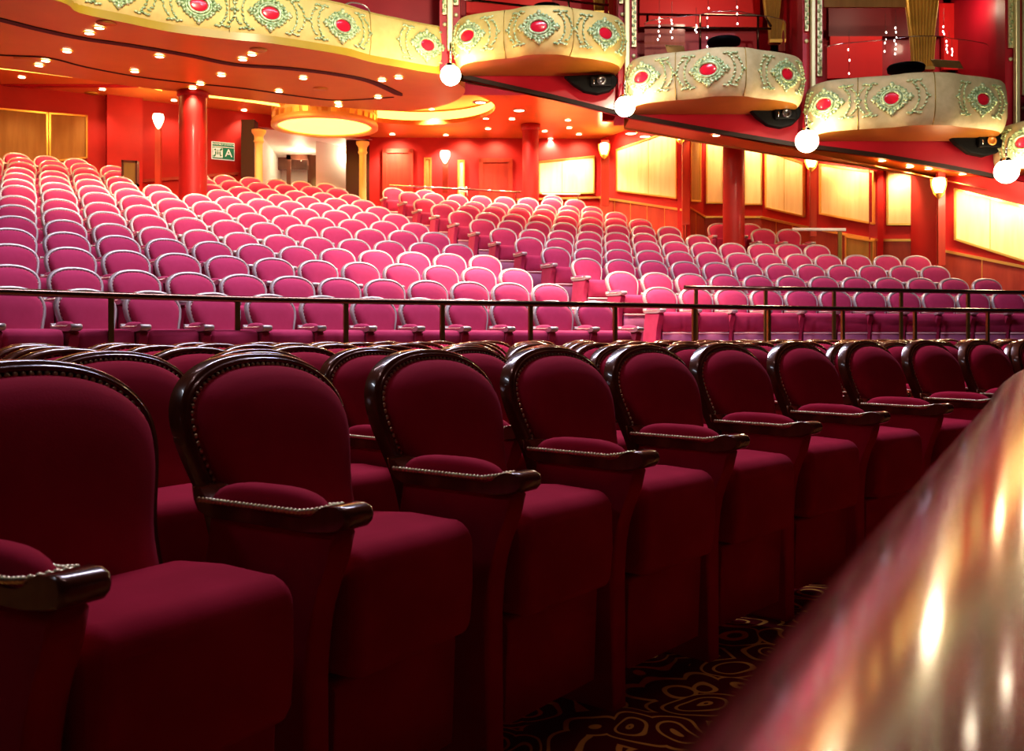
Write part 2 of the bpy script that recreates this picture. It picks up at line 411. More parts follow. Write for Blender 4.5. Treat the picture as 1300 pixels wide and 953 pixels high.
# front block on the flat floor
ARM=[(-.57,1.38),(-.27,1.915),(.07,2.355),(.412,2.76),(.765,3.18),(1.14,3.635),(1.555,4.07),(2.01,4.51),(2.48,4.93),(2.96,5.32),(3.45,5.68),(3.95,6.0)]
QX=(.0091,.293,-.5653); QY=(-.0046,.4505,1.419)
def fcurve(i): return Vector((QX[0]*i*i+QX[1]*i+QX[2], QY[0]*i*i+QY[1]*i+QY[2])), math.atan2(2*QY[0]*i+QY[1],2*QX[0]*i+QX[1])
def origin(a,t): return a+Vector((math.cos(t),math.sin(t)))*W2+Vector((-math.sin(t),math.cos(t)))*.59
names_f=['front','second','third','fourth','fifth','rearmost']
for i,a in enumerate(ARM):
    t=fcurve(min(i,8))[1]+(.035,.06,.02)[i] if i<3 else fcurve(min(i,8))[1]
    o=origin(Vector(a),t)
    seat(o.x,o.y,.0027*min(i,7),t,'dimly lit red velvet seat in the front row, %s from the near left'%ORD[i+1],'seats of the front block',HI); n_seats+=1
# rows behind: parallel curves
def parallel(off, start, count, sp=.535):
    pts=[]; i=-14.0; prev=None; acc=0; out=[]
    while i<22 and len(out)<count:
        p,t=fcurve(i)
        if i<0 or i>8:
            pass
        q=origin(p,t)+Vector((-math.sin(t),math.cos(t)))*off
        if prev is not None: acc+=(q-prev).length
        prev=q
        if acc>=start+len(out)*sp: out.append((q.x,q.y,t))
        i+=.01
    return out
FROWS=[(2,.84,.0),(3,1.64,.25),(4,2.44,.0),(5,3.23,.25),(6,4.0,.0)]
for k,off,ph in FROWS:
    n=0
    for (x,y,t) in parallel(off,ph,60):
        if y<1.0: continue
        px=650+F*x/y; hw=F*.30/y
        if px<-hw or px>1300+hw: continue
        n+=1
        seat(x,y,0,t,'dimly lit red velvet seat, %s row of the front block, %s from the left frame edge'%(names_f[k-1],ORD[n]),'seats of the front block',HI if k<3 else LO); n_seats+=1
print('SEATS',n_seats)
#PART2
# ------------------------------------------------------------------ floors
def hR(x,y):    # height of the raked ceiling over the right side, above the eye
    return min(4.2-.206*(x+.8)+.29*(y-16.5), 4.62)
mb=MB(); mb.box((2,6,-.05),(30,26,.1)); fl=mb.obj('floor','carpet'); struct(fl)
# tiers: one slab per level, following the rows
def lcurve(k):
    pts=[]
    if k in LROWS:
        c=LROWS[k]; pts+=[rowpt(c,i) for i in range(-6,12)]
    if k-1 in RROWS:
        c=RROWS[k-1]; pts+=[rowpt(c,i) for i in (range(0,c[0]+ (0 if k<5 else 1)))]
    return pts
def front_edge(k,off=-.60):
    return [Vector((x+math.sin(t)*-off*1.0, y-math.cos(t)*-off*1.0)) for x,y,t in lcurve(k)]
edges={}
for k in range(1,14):
    e=front_edge(k)
    if k==1:                       # the first level also runs as a landing in front of the right block
        x,y,t=rowpt(LROWS[1],11)
        e=e+[Vector((2.0,10.95)),Vector((4,11.7)),Vector((6.5,12.1)),Vector((10,12.3))]
    else:
        d=(e[-1]-e[-2]).normalized(); e=e+[e[-1]+d*.3,e[-1]+d*1.2]
        if k<4: e.append(e[-1]+Vector((1.5,.2)))
    edges[k]=e
def resample(pts,n):
    L=[0]
    for a,b in zip(pts,pts[1:]): L.append(L[-1]+(b-a).length)
    out=[]
    for i in range(n):
        t=L[-1]*i/(n-1); j=0
        while j<len(L)-2 and L[j+1]<t: j+=1
        u=(t-L[j])/max(1e-9,L[j+1]-L[j]); out.append(pts[j].lerp(pts[j+1],u))
    return out
tcol=['riser']
for k in range(1,14):
    z=level(k); zl=z-RISE if k>1 else 0
    a=resample(edges[k],30)
    b=resample(edges[k+1],30) if k<13 else [p+Vector((-1.0,4.5)) for p in a]
    b=[p+(p-q).normalized()*.12 for p,q in zip(b,a)]
    mb=MB()
    mb.grid([[ (p.x,p.y,zl-.02) for p in a],[(p.x,p.y,z) for p in a],[(p.x,p.y,z) for p in b],[(p.x,p.y,zl-.02) for p in b]],smooth=False)
    nz=MB(); nz.grid([[(p.x,p.y,z-.035) for p in a],[(p.x+.012,p.y-.02,z-.03) for p in a],[(p.x+.012,p.y-.02,z+.006) for p in a],[(p.x-.02,p.y+.03,z+.006) for p in a]],smooth=False)
    o=struct(mb.obj('floor_tier','riser'))
    o2=nz.obj('trim_%d'%(k),'nosing'); struct(o2)
# high back floor
mb=MB(); z=level(14)
mb.add([(-13,14.2,z),(-9.9,17.0,z),(-8.3,18.55,z),(-8.3,25,z),(-13,25,z)],[(0,1,2,3,4)]); struct(mb.obj('floor_landing','riser'))

# ------------------------------------------------------------------ rails
def rail(name,label,pts,post_pts,zfoot,r=.028,mt='rail_metal',pm='post_brass',pr=.02,cat='railing'):
    root=empty(name,(post_pts[0][0],post_pts[0][1],zfoot)); tag(root,label,cat)
    base=root.location
    mb=MB(); mb.tube([Vector(p)-base for p in pts],r,10); mb.obj('handrail',mt,root)
    for p in post_pts:
        mb=MB(); mb.box((p[0]-base.x,p[1]-base.y,(p[2]-zfoot)/2-.01),(pr*2,pr*1.4,p[2]-zfoot-.02),p[3] if len(p)>3 else 0)
        mb.obj('post',pm,root)
    return root
def zpt(px,z,py): # point on the plane of height z seen at row py
    y=F*(z-CZ)/(425-py); return Vector(((px-650)/F*y,y,z))
ZR=CZ+.296
rp=[(-90,364.5),(0,370),(150,375.3),(300,379.5),(450,382),(600,384.3),(750,386.5),(900,389.5),(1050,391.8),(1300,394.6),(1420,395.5)]
pts=[zpt(a,ZR,b) for a,b in rp]
def onpoly(px,pts):
    for a,b in zip(pts,pts[1:]):
        xa=650+F*a.x/a.y; xb=650+F*b.x/b.y
        if xa<=px<=xb:
            # intersect the sight line with the segment in plan
            k=(px-650)/F; d=b-a; t=(k*a.y-a.x)/(d.x-k*d.y); return a+d*t
    return None
post=[(*onpoly(px,pts),.5) for px in (141,301.5,439,561.5,673.5,780.8,881,976,1070,1161.5,1254)]
rail('long_rail','long bronze tube rail on brass posts crossing in front of the raked seats',pts,post,0)
ZR2=level(2)+.96
pts=[at(869,364.8,11.75),at(1000,366.5,12.15),at(1150,369,12.45),at(1300,371.3,12.7),at(1400,372,12.8)]
post=[(*onpoly(px,pts),.2) for px in (883.5,972,1058.8,1144,1229)]
rail('short_rail','upper bronze rail on brass posts close in front of the right block',pts,post,level(1))
rail('aisle_rail','thin chrome rail behind the last row at the top of the aisle',[at(494,235,22.0),at(560,238.5,22.2),at(661,244,22.5)],[(*at(502,235.6,22.0),0),(*at(655,243.6,22.5),0)],level(12),r=.022,mt='chrome',pm='chrome',pr=.012)
rail('aisle_rail','short white topped rail just right of the middle red column',[at(688,246.3,22.8),at(737,246.8,22.8)],[(*at(692,246.3,22.8),0),(*at(734,246.8,22.8),0)],level(12),r=.02,mt='white',pm='chrome',pr=.012)
rail('bay_rail','short pale topped rail with one brass post in the side bay',[at(1006,291,17.6),at(1074,291.5,17.4)],[(*at(1066,291.5,17.45),0)],level(5),r=.03,mt='white',pm='post_brass',pr=.03)

# ------------------------------------------------------------------ walls
def wpt(px,a,b):
    k=(px-650)/F; dx,dy=b[0]-a[0],b[1]-a[1]; t=(k*a[1]-a[0])/(dx-k*dy); return Vector((a[0]+dx*t,a[1]+dy*t,0))
def pz(p,py): return CZ+(425-py)/F*p.y
def ppt(px,Y): return ((px-650)/F*Y,Y)
def wall(name,a,b,z0,z1,m='redwall',th=.15):
    A=Vector((a[0],a[1],0)); B=Vector((b[0],b[1],0)); n=Vector((-(B-A).y,(B-A).x,0)).normalized()
    if n.y<0: n=-n
    mb=MB(); mb.slab((a[0],a[1],z0),(b[0],b[1],z0),(b[0],b[1],z1 if not isinstance(z1,tuple) else z1[1]),(a[0],a[1],z1 if not isinstance(z1,tuple) else z1[0]),n*th)
    return struct(mb.obj(name,m))
def panel(name,label,cat,a,b,pl,tl,bl,pr,tr,br,m='panel',fm='goldframe',off=.03,fw=.035,seam=None,group=None):
    A=wpt(pl,a,b); B=wpt(pr,a,b)
    n=Vector(((b[1]-a[1]),-(b[0]-a[0]),0)).normalized()
    if n.y>0: n=-n
    p=[Vector((A.x,A.y,pz(A,bl))),Vector((B.x,B.y,pz(B,br))),Vector((B.x,B.y,pz(B,tr))),Vector((A.x,A.y,pz(A,tl)))]
    p=[q+n*.012 for q in p]
    base=p[0].copy(); q=[v-base for v in p]
    root=empty(name,base); tag(root,label,cat,group)
    mb=MB(); mb.slab(*q,n*off); mb.obj('board',m,root)
    fr=MB()
    c=(q[0]+q[1]+q[2]+q[3])/4
    for i in range(4):
        u,v=q[i],q[(i+1)%4]; d=(v-u).normalized(); s=(c-(u+v)/2); s=(s-d*s.dot(d)).normalized()
        fr.slab(u-s*fw*.3-d*fw*.3,v-s*fw*.3+d*fw*.3,v+s*fw*.7+d*fw*.3,u+s*fw*.7-d*fw*.3,n*(off+.022))
    fr.obj('frame',fm,root)
    if seam:
        sm=MB()
        for f_ in seam:
            u=q[0].lerp(q[1],f_); v=q[3].lerp(q[2],f_); d=(q[1]-q[0]).normalized()*.006
            sm.slab(u-d,u+d,v+d,v-d,n*(off+.004))
        sm.obj('seam',fm,root)
    return root
def wtrim(name,a,b,pl,yl,pr,yr,h=.05,off=.05,m='goldframe'):
    A=wpt(pl,a,b); B=wpt(pr,a,b); n=Vector(((b[1]-a[1]),-(b[0]-a[0]),0)).normalized()
    if n.y>0: n=-n
    A.z=pz(A,yl); B.z=pz(B,yr); u=Vector((0,0,h))
    mb=MB(); mb.slab(A-n*.02,B-n*.02,B+u-n*.02,A+u-n*.02,n*(off+.02)); return struct(mb.obj(name,m))
HL=CZ+4.83
WL=(-9.65,19.3); WR=(-3.29,23.12)
dirL=Vector((WR[0]-WL[0],WR[1]-WL[1])).normalized()
far=(WL[0]-dirL.x*4,WL[1]-dirL.y*4)
q135=wpt(134,WL,WR); q310=wpt(309,WL,WR); q452=wpt(470,WL,WR)
zb=level(13)-.5
wall('wall_back_left',far,(q310.x,q310.y),zb,HL)
wall('wall_over_entrance',(q310.x,q310.y),(q452.x,q452.y),CZ+4.55,HL+.2)
# raised pier between the tan panel and the lamp
a_=wpt(134,WL,WR); b_=wpt(179,WL,WR); nl=Vector((dirL.y,-dirL.x,0))
mb=MB(); mb.slab((a_.x,a_.y,zb),(b_.x,b_.y,zb),(b_.x,b_.y,HL),(a_.x,a_.y,HL),nl*.18); struct(mb.obj('wall_pier','redwall'))
panel('wall_panel','wide tan wood wall panel behind the top left seats, left leaf','wall panel',far,WR,-25,136,214,60,143.8,206,m='brownpanel',group='back wall panels')
panel('wall_panel','tan wood wall panel behind the top left seats, beside the red pier','wall panel',far,WR,62.5,144,206,110,147.5,201,m='brownpanel',group='back wall panels')
panel('wall_console','small tan fronted console with dark frame by the top left seats','console',(-6.6,17.6),(-5.6,17.6),158,205,236,176.5,206,236,m='brownpanel',fm='brownwood',off=.08)
wtrim('trim_back_left',WL,WR,176,232,302,222,h=.06,m='wainscot')
# entrance corridor
z0=level(13)-.2
eC=(-3.9,25.8)
wall('wall_corridor_end',(-8.2,26.2),(-2.2,26.2),z0,CZ+4.7,'white')
wall('wall_corridor_left',(q310.x+.05,q310.y+.1),(q310.x-.4,26.2),z0,CZ+4.7,'white')
mb=MB(); A=at(401,180,23.4); B=at(440,180,24.2)
mb.slab((A.x,A.y,z0),(B.x,B.y,z0),(B.x,B.y,CZ+4.55),(A.x,A.y,CZ+4.55),(0,.12,0)); struct(mb.obj('wall_corridor_right','white'))
mb=MB(); mb.add([(q310.x-.4,q310.y+.1,CZ+4.56),(q452.x,q452.y+.1,CZ+4.56),(-2,26.5,CZ+4.56),(-8.4,26.5,CZ+4.56)],[(0,1,2,3)]); struct(mb.obj('ceiling_corridor','white'))
mb=MB(); mb.add([(-8.4,20.5,z0),(-2,21.6,z0),(-2,26.5,z0),(-8.4,26.5,z0)],[(0,1,2,3)]); struct(mb.obj('floor_corridor','riser'))
# dark jambs
def pier(name,px0,px1,Y,z0_,z1_,m,dep=.3):
    a=ppt(px0,Y); b=ppt(px1,Y); mb=MB(); mb.slab((a[0],Y,z0_),(b[0],Y,z0_),(b[0],Y,z1_),(a[0],Y,z1_),(0,dep,0)); return struct(mb.obj(name,m))
pier('trim_entrance_left',306,323,21.3,z0,CZ+4.6,'dark')
pier('trim_entrance_right',439,469,23.3,z0,CZ+4.6,'dark')
# entrance door leaf: dark wood with an arched pane
d0=at(364,200,24.6); dr=empty('door_1',(d0.x,d0.y,z0)); struct(dr)
mb=MB(); wdt=.62; hgt=pz(Vector((0,24.6,0)),197)-z0
mb.box((.05,0,hgt/2),(.10,.06,hgt)); mb.box((wdt-.05,0,hgt/2),(.10,.06,hgt)); mb.box((wdt/2,0,hgt-.05),(wdt,.06,.12)); mb.box((wdt/2,0,.5),(wdt,.06,1.0)); mb.obj('door_frame','brownwood',dr)
mb=MB(); mb.box((wdt/2,.01,hgt/2+.4),(wdt-.2,.02,hgt-1.0)); mb.obj('pane','glass',dr)
mb=MB(); mb.tube([(.12,-.05,hgt*.55),(.12,-.05,hgt*.70)],.018,8); mb.obj('handle','goldframe',dr)
mb=MB(); A=at(336,168,25.6); B=at(400,180,25.6); mb.slab((A.x,25.6,CZ+4.25),(B.x,25.6,CZ+4.25),(B.x,25.6,CZ+4.6),(A.x,25.6,CZ+4.6),(0,.1,0)); struct(mb.obj('trim_corridor_header','brownwood'))
mb=MB(); A=at(392,185,24.4); B=at(401,185,24.4); mb.slab((A.x,24.4,z0),(B.x,24.4,z0),(B.x,24.4,CZ+4.4),(A.x,24.4,CZ+4.4),(0,.1,0)); struct(mb.obj('trim_corridor_post','brownwood'))
# gilded entrance columns
def goldcolumn(px,Y,label,ytop):
    p=at(px,ytop,Y); h=p.z-z0
    r=empty('gilded_column',(p.x,p.y,z0)); tag(r,label,'column')
    mb=MB(); mb.lathe([(0,.06),(.095,.06),(.095,.2),(.085,.25),(.08,h-.3),(.085,h-.28)],n=18); mb.obj('shaft','goldcol',r)
    mb=MB(); mb.lathe([(.085,h-.28),(.11,h-.24),(.09,h-.20),(.10,h-.12),(.15,h-.05),(.15,h),(0,h)],n=18); mb.obj('capital','goldcol',r)
    mb=MB(); mb.lathe([(.15,0),(.15,.06),(0,.06)],n=18); mb.obj('base','goldcol',r)
goldcolumn(328.5,20.9,'slim gilded column at the left side of the entrance',165)
goldcolumn(460.5,22.4,'slim gilded column at the right side of the entrance',180)

# back wall right of the entrance
A_=ppt(468,23.3); Bk=ppt(763,23.5)
wall('wall_back_right',A_,Bk,level(11),CZ+5)
def door(n,label,px0,px1,yt,a,b):
    r=panel('door_%d'%n,None,None,a,b,px0,yt,262,px1,yt,262,m='doorwood',fm='doorwood',off=.05,fw=.10); struct(r)
    return r
door(2,'',487.5,523,191,A_,Bk); door(3,'',609.5,649,203,A_,Bk)
panel('wall_panel','slim dull gold strip panel left of the back wall lamp','wall panel',A_,Bk,539,201,252,547.5,201,252,m='brownpanel')
panel('wall_panel','slim bright gold strip panel right of the back wall lamp','wall panel',A_,Bk,581.5,204,252,589.5,204,252)
panel('wall_panel','cream wall panel on the back wall beside the middle column','wall panel',A_,Bk,684,205.5,246,754,198.5,246,seam=(.42,))
wtrim('trim_back_right',A_,Bk,655,255,763,252,h=.05)

# side wall of the right block, zigzagging with the rake
SW=[(763,23.5),(869,20.6),(893,21.9),(968,21.6),(1030,19.6),(1114,18.2),(1119,18.5),(1167,18.1),(1199,16.9),(1320,15.7),(1480,14.4)]
SP=[ppt(*p) for p in SW]
for i,(a,b) in enumerate(zip(SP,SP[1:])):
    wall('wall_side_%d'%(i+1),a,b,.1,(CZ+hR(*a)+.25,CZ+hR(*b)+.25))
# wainscot height lines (pixel rows read off at each corner)
WY=[(763,252,869,268),(869,263,893,277),(893,277,968,277),(968,277,1030,291),(1030,291,1114,306),(1119,306.5,1167,306.5),(1167,320,1199,320),(1199,320,1300,340.5),(1300,340.5,1400,361)]
ix=[0,1,2,3,4,6,7,8,9]
for n_,(pl,yl,pr,yr) in enumerate(WY):
    a,b=SP[ix[n_]],SP[ix[n_]+1]
    A=wpt(pl,a,b); B=wpt(pr,a,b); n=Vector(((b[1]-a[1]),-(b[0]-a[0]),0)).normalized()
    if n.y>0: n=-n
    mb=MB(); mb.slab((A.x,A.y,.1),(B.x,B.y,.1),(B.x,B.y,pz(B,yr)),(A.x,A.y,pz(A,yl)),n*.035); struct(mb.obj('trim_wainscot_%d'%(n_+1),'wainscot'))
    wtrim('trim_dado_%d'%(n_+1),a,b,pl,yl,pr,yr,h=.045,off=.06)
    L=(B-A).length; m_=max(1,int(L/.62)); mb=MB()
    for q in range(1,m_):
        P=A.lerp(B,q/m_); z1=pz(A,yl)+(pz(B,yr)-pz(A,yl))*q/m_; d=(B-A).normalized()*.008
        mb.slab((P.x-d.x,P.y-d.y,.3),(P.x+d.x,P.y+d.y,.3),(P.x+d.x,P.y+d.y,z1),(P.x-d.x,P.y-d.y,z1),n*.04)
    if mb.v: struct(mb.obj('trim_wainscot_seam_%d'%(n_+1),'goldframe'))
g='cream panels of the side wall'
panel('wall_panel','large cream side wall panel left of the dark corner post','wall panel',SP[0],SP[1],785,190,242.5,861.5,163.5,252,seam=(.55,),group=g)
panel('wall_panel','narrow tan return panel turned edge-on in the alcove','wall panel',SP[1],SP[2],874,174,255,886.5,174,256,m='brownpanel',group=g)
panel('wall_panel','tall cream alcove panel left of the right red column','wall panel',SP[2],SP[3],897,168,258,919,168,258,group=g)
panel('wall_panel','tall bright cream alcove panel right of the right red column','wall panel',SP[2],SP[3],944.5,178,260,967,178,260,group=g)
panel('wall_panel','cream side wall panel between the alcove and the middle wall lamp','wall panel',SP[3],SP[4],974.5,190,264,1023,207,275,seam=(.5,),group=g)
panel('wall_panel','bright cream panel with a slanting lower edge right of the middle lamp','wall panel',SP[4],SP[5],1043,208.5,271.5,1111.5,218,284.5,group=g)
panel('wall_panel','upright bright cream panel left of the rightmost wall lamp','wall panel',SP[6],SP[7],1127,217.5,285.5,1163,219,285.5,group=g)
panel('wall_panel','large cream panel sloping to the right edge of the photo','wall panel',SP[8],SP[9],1214,240,304,1330,269,341,seam=(.4,),group=g)
panel('bay_door','small tan wood door low in the side bay wall','door',SP[4],SP[5],1077,300,372,1113,306,372,m='brownpanel',off=.05)  # wainscot panel, its orange light painted in as a tan colour

# ------------------------------------------------------------------ red columns
def column(px,Y,r,ztop,zbot,label):
    p=ppt(px,Y); root=empty('red_column',(p[0],p[1],zbot)); tag(root,label,'column')
    h=ztop-zbot
    mb=MB(); mb.lathe([(r,0),(r,h)],n=36); mb.obj('shaft','column',root)
    mb=MB(); mb.lathe([(r,0),(r+.03,0),(r+.03,.16),(r,.18)],n=36); mb.obj('base','wainscot',root)
    mb=MB(); mb.lathe([(r,h-.14),(r+.03,h-.12),(r+.03,h),(r,h)],n=36); mb.obj('collar','column',root)
column(245,17.25,.235,CZ+4.24,level(10),'thick round red column among the upper left seats')
column(673.5,21.9,.18,CZ+4.62,level(12)-.1,'round red column behind the last rows in the middle')
column(931.5,18.2,.195,CZ+hR(4.05,18.2)+.05,level(6),'round red column in front of the side wall alcove')

# ------------------------------------------------------------------ ceilings
mb=MB()
mb.add([(-14,13,HL),(-3.3,17.8,HL),(-3.3,21.2,HL),(-1.2,24.6,HL),(-14,24.6,HL)],[(0,1,2,3,4)]); struct(mb.obj('ceiling','orange'))
# raked ceiling with a round recess near the back
RC0=Vector((-2.0,20.2)); RR=1.78
mb=MB(); nx,ny=50,40
vs=[];idx={}
def rz(x,y): return CZ+hR(x,y)
for j in range(ny+1):
    for i in range(nx+1):
        x=-3.35+13.5*i/nx; y=16.28+8.7*j/ny
        idx[i,j]=len(vs); vs.append((x,y,rz(x,y)))
fs=[]
for j in range(ny):
    for i in range(nx):
        q=[idx[i,j],idx[i+1,j],idx[i+1,j+1],idx[i,j+1]]
        c=sum((Vector(vs[k]) for k in q),Vector())/4
        if (Vector((c.x,c.y))-RC0).length<RR+.02: continue
        fs.append(tuple(q))
mb.add(vs,fs,True); struct(mb.obj('ceiling_raked','orange'))
mb=MB(); n=48
def ringp(r,z): return [(RC0.x+r*math.cos(2*PI*k/n),RC0.y+r*math.sin(2*PI*k/n),(z if z is not None else rz(RC0.x+r*math.cos(2*PI*k/n),RC0.y+r*math.sin(2*PI*k/n))-.012)) for k in range(n)]
mb.grid([ringp(RR+.30,None),ringp(RR-.12,None),ringp(RR-.12,CZ+4.70)],closed_u=True,smooth=False); struct(mb.obj('ceiling_ring','orange'))
mb=MB(); mb.grid([ringp(RR-.05,CZ+4.72),ringp(RR-.05,CZ+4.90)],closed_u=True); struct(mb.obj('trim_ring_glow','cove'))
mb=MB(); mb.add(ringp(RR+.1,CZ+4.92),[tuple(range(n))]); struct(mb.obj('ceiling_recess','orange'))

# balcony soffit slab and its curved edges
def crom(pts,sub=8):
    P=[Vector(p) for p in pts]; out=[]
    for i in range(len(P)-1):
        p0=P[max(i-1,0)];p1=P[i];p2=P[i+1];p3=P[min(i+2,len(P)-1)]
        for k in range(sub):
            t=k/sub; out.append(.5*((2*p1)+(-p0+p2)*t+(2*p0-5*p1+4*p2-p3)*t*t+(-p0+3*p1-3*p2+p3)*t**3))
    out.append(P[-1]); return out
def hp(px,py,h=4.2):
    y=F*h/(425-py); return Vector(((px-650)/F*y,y))
FR=[(-9.6,9.6),(-7.4,11.4)]
front=[Vector(p) for p in FR]+[hp(*p) for p in ((60,-2),(100,16),(160,29),(220,41),(292,50),(340,54.5),(400,63.5),(440,70.5),(472,79),(505,85),(535,90.5),(558,94))]
endc=[hp(566,97),hp(576,103),hp(588,110),hp(590,117),hp(583,125),hp(568,132),hp(545,137.5),hp(500,141)]
backc=[hp(430,136),hp(350,130.5),hp(245,118.5),hp(170,110),hp(100,99.5),hp(0,85.5),Vector((-9.6,14.2)),Vector((-11,12.6))]
fc=crom(front,6); ec=crom([front[-1]]+endc+backc,6)
poly=fc+ec[1:]
mb=MB()
mb.add([(p.x,p.y,CZ+4.2) for p in poly],[tuple(range(len(poly)))])
n=len(poly); up=[(p.x,p.y,CZ+4.95) for p in poly]; lo=[(p.x,p.y,CZ+4.2) for p in poly]
mb.grid([lo,up],closed_u=True,smooth=True)
struct(mb.obj('ceiling_soffit','soffit'))
def strip(name,pix,w,h=4.2,drop=.012,m='slot'):
    c=crom([hp(a,b,h) for a,b in pix],6); a=[];b=[]
    for i,p in enumerate(c):
        t=(c[min(i+1,len(c)-1)]-c[max(i-1,0)]).normalized(); nn=Vector((-t.y,t.x))
        ww=w*(1 if 0<i<len(c)-1 else .25)
        a.append((p.x-nn.x*ww,p.y-nn.y*ww,CZ+h-drop)); b.append((p.x+nn.x*ww,p.y+nn.y*ww,CZ+h-drop))
    mb=MB(); mb.grid([[(q[0],q[1],CZ+h+.002) for q in a],a,b,[(q[0],q[1],CZ+h+.002) for q in b]],smooth=False); return struct(mb.obj(name,m))
strip('trim_slot_outer',[(-60,11),(0,24.5),(50,37),(105,48.5),(170,58),(240,70),(298,81.5),(360,86),(420,93),(470,103),(510,121)],.075)
strip('trim_slot_inner',[(-40,64),(0,69.5),(60,73),(110,85),(175,97),(240,105),(310,112),(380,122),(430,127),(500,123)],.018)
strip('trim_slot_front',[(592,104),(640,111.5),(700,121),(760,133),(800,146)],.07,h=4.19)
# coves
def glow(name,pix,h,w,m='cove',hgt=.10):
    c=crom([hp(a,b,h) for a,b in pix],6); mb=MB()
    mb.grid([[(p.x,p.y,CZ+h) for p in c],[(p.x-.05,p.y+.06,CZ+h+hgt) for p in c]],smooth=True); return struct(mb.obj(name,m))
glow('trim_cove_back',[(262,123.5),(300,127.5),(356,135.5)],4.36,.05,hgt=.07)
glow('trim_cove_back_left',[(176,111),(192,112.5),(206,115.5)],4.30,.05,hgt=.05)
glow('trim_cove_far_left',[(-10,86.5),(40,92),(92,98.5)],4.26,.05,hgt=.03)
# entrance drum
DC=Vector((-3.98,21.2)); DR=1.12
root=empty('entrance_drum',(DC.x,DC.y,CZ+4.40)); tag(root,'round gold coffered canopy with glowing underside over the entrance','canopy')
mb=MB(); mb.lathe([(DR,.50),(DR,.44),(DR-.03,.42),(DR-.03,.10),(DR,.08),(DR,0),(DR-.14,0),(DR-.14,.05)],n=48); mb.cur=1
for k in range(36):
    a=2*PI*k/36
    for z in (.18,.34):
        c=(math.cos(a)*(DR-.025),math.sin(a)*(DR-.025),z); mb.box(c,(.02,.12,.10),a)
mb.obj('band',['goldcol','goldframe'],root)
mb=MB(); mb.lathe([(DR-.14,.05),(DR-.20,.10),(DR-.75,.12)],n=48); mb.obj('glow_ring','cove',root)
mb=MB(); mb.lathe([(DR-.75,.12),(0,.13)],n=48); mb.obj('inner_disc','cove',root)

# ------------------------------------------------------------------ bulkhead below the boxes and the box fronts
BL=[(588,99),(700,124),(800,149),(850,158),(900,167),(1015,186),(1065,192),(1110,198),(1200,213),(1240,220),(1300,236),(1420,266)]
BY=16.3
def bh(px):
    for (a,ya),(b,yb) in zip(BL,BL[1:]):
        if a<=px<=b: return ya+(yb-ya)*(px-a)/(b-a)
bx=[588,650,700,750,800,850,900,950,1015,1060,1110,1150,1200,1250,1300,1360,1419]
def topy(px): return 60 if px<797 else (105 if px<1035 else (145 if px<1290 else 185))
mb=MB()
segs=[(588,797,84),(797,1035,128),(1035,1290,170),(1290,1419,205)]
for (a,b,yt) in segs:
    xs=[a]+[x for x in bx if a<x<b]+[b]
    lo=[at(x,bh(x),BY) for x in xs]; hi_=[at(x,yt-14,BY) for x in xs]
    for k in range(len(xs)-1):
        mb.slab(lo[k],lo[k+1],hi_[k+1],hi_[k],(0,.15,0))
struct(mb.obj('wall_bulkhead','crimson'))
mb=MB()
lo=[at(x,bh(x),BY) for x in bx if x>=588]
for a,b in zip(lo,lo[1:]): mb.slab(a+Vector((0,-.05,-.02)),b+Vector((0,-.05,-.02)),b+Vector((0,-.05,.05)),a+Vector((0,-.05,.05)),(0,.06,0))
struct(mb.obj('trim_bulkhead_edge','slot'))

# shallow lip of ceiling running back from the lower edge of the bulkhead
LIP=[p for p in lo]
mb=MB()
a=[(p.x,p.y+.1,p.z+.004) for p in LIP if p.x>1.85]; b=[(x,y+.75,z) for x,y,z in a]
mb.grid([a,b],smooth=False); struct(mb.obj('ceiling_lip','orange'))
mb=MB(); mb.grid([[(x,y-.03,z+.05) for x,y,z in b],[(x,y-.03,z-.015) for x,y,z in b],[(x,y+.05,z-.015) for x,y,z in b],[(x,y+.05,z+.5) for x,y,z in b]],smooth=False); struct(mb.obj('trim_lip_edge','brownpanel'))
def hlip(x):
    for p,q in zip(LIP,LIP[1:]):
        if p.x<=x<=q.x: return p.z+(q.z-p.z)*(x-p.x)/(q.x-p.x)
    return LIP[-1].z
# ornament
def surf_builder(curve, h0, hgt):
    L=[0]
    for a,b in zip(curve,curve[1:]): L.append(L[-1]+(b-a).length)
    prof=[(0,-.07),(.05,-.035),(.14,.0),(.30,.03),(.55,.035),(.80,.02),(.93,.0),(.98,-.03),(1.0,-.08)]
    def off(v):
        for (a,oa),(b,ob) in zip(prof,prof[1:]):
            if a<=v<=b: return oa+(ob-oa)*(v-a)/(b-a)
        return prof[0][1] if v<0 else prof[-1][1]
    def base(s):
        s=max(0,min(L[-1],s)); j=0
        while j<len(L)-2 and L[j+1]<s: j+=1
        u=(s-L[j])/max(1e-9,L[j+1]-L[j]); p=curve[j].lerp(curve[j+1],u)
        j0=max(j-1,0); j1=min(j+2,len(curve)-1)
        t=(curve[j1]-curve[j0]).normalized(); return p,Vector((t.y,-t.x))
    def surf(s,z,d=0):      # s along the curve, z above the bottom edge
        p,n=base(s); o=off(z/hgt)+d
        return Vector((p.x+n.x*o,p.y+n.y*o,h0+z))
    return surf,L,[a for a,_ in prof]
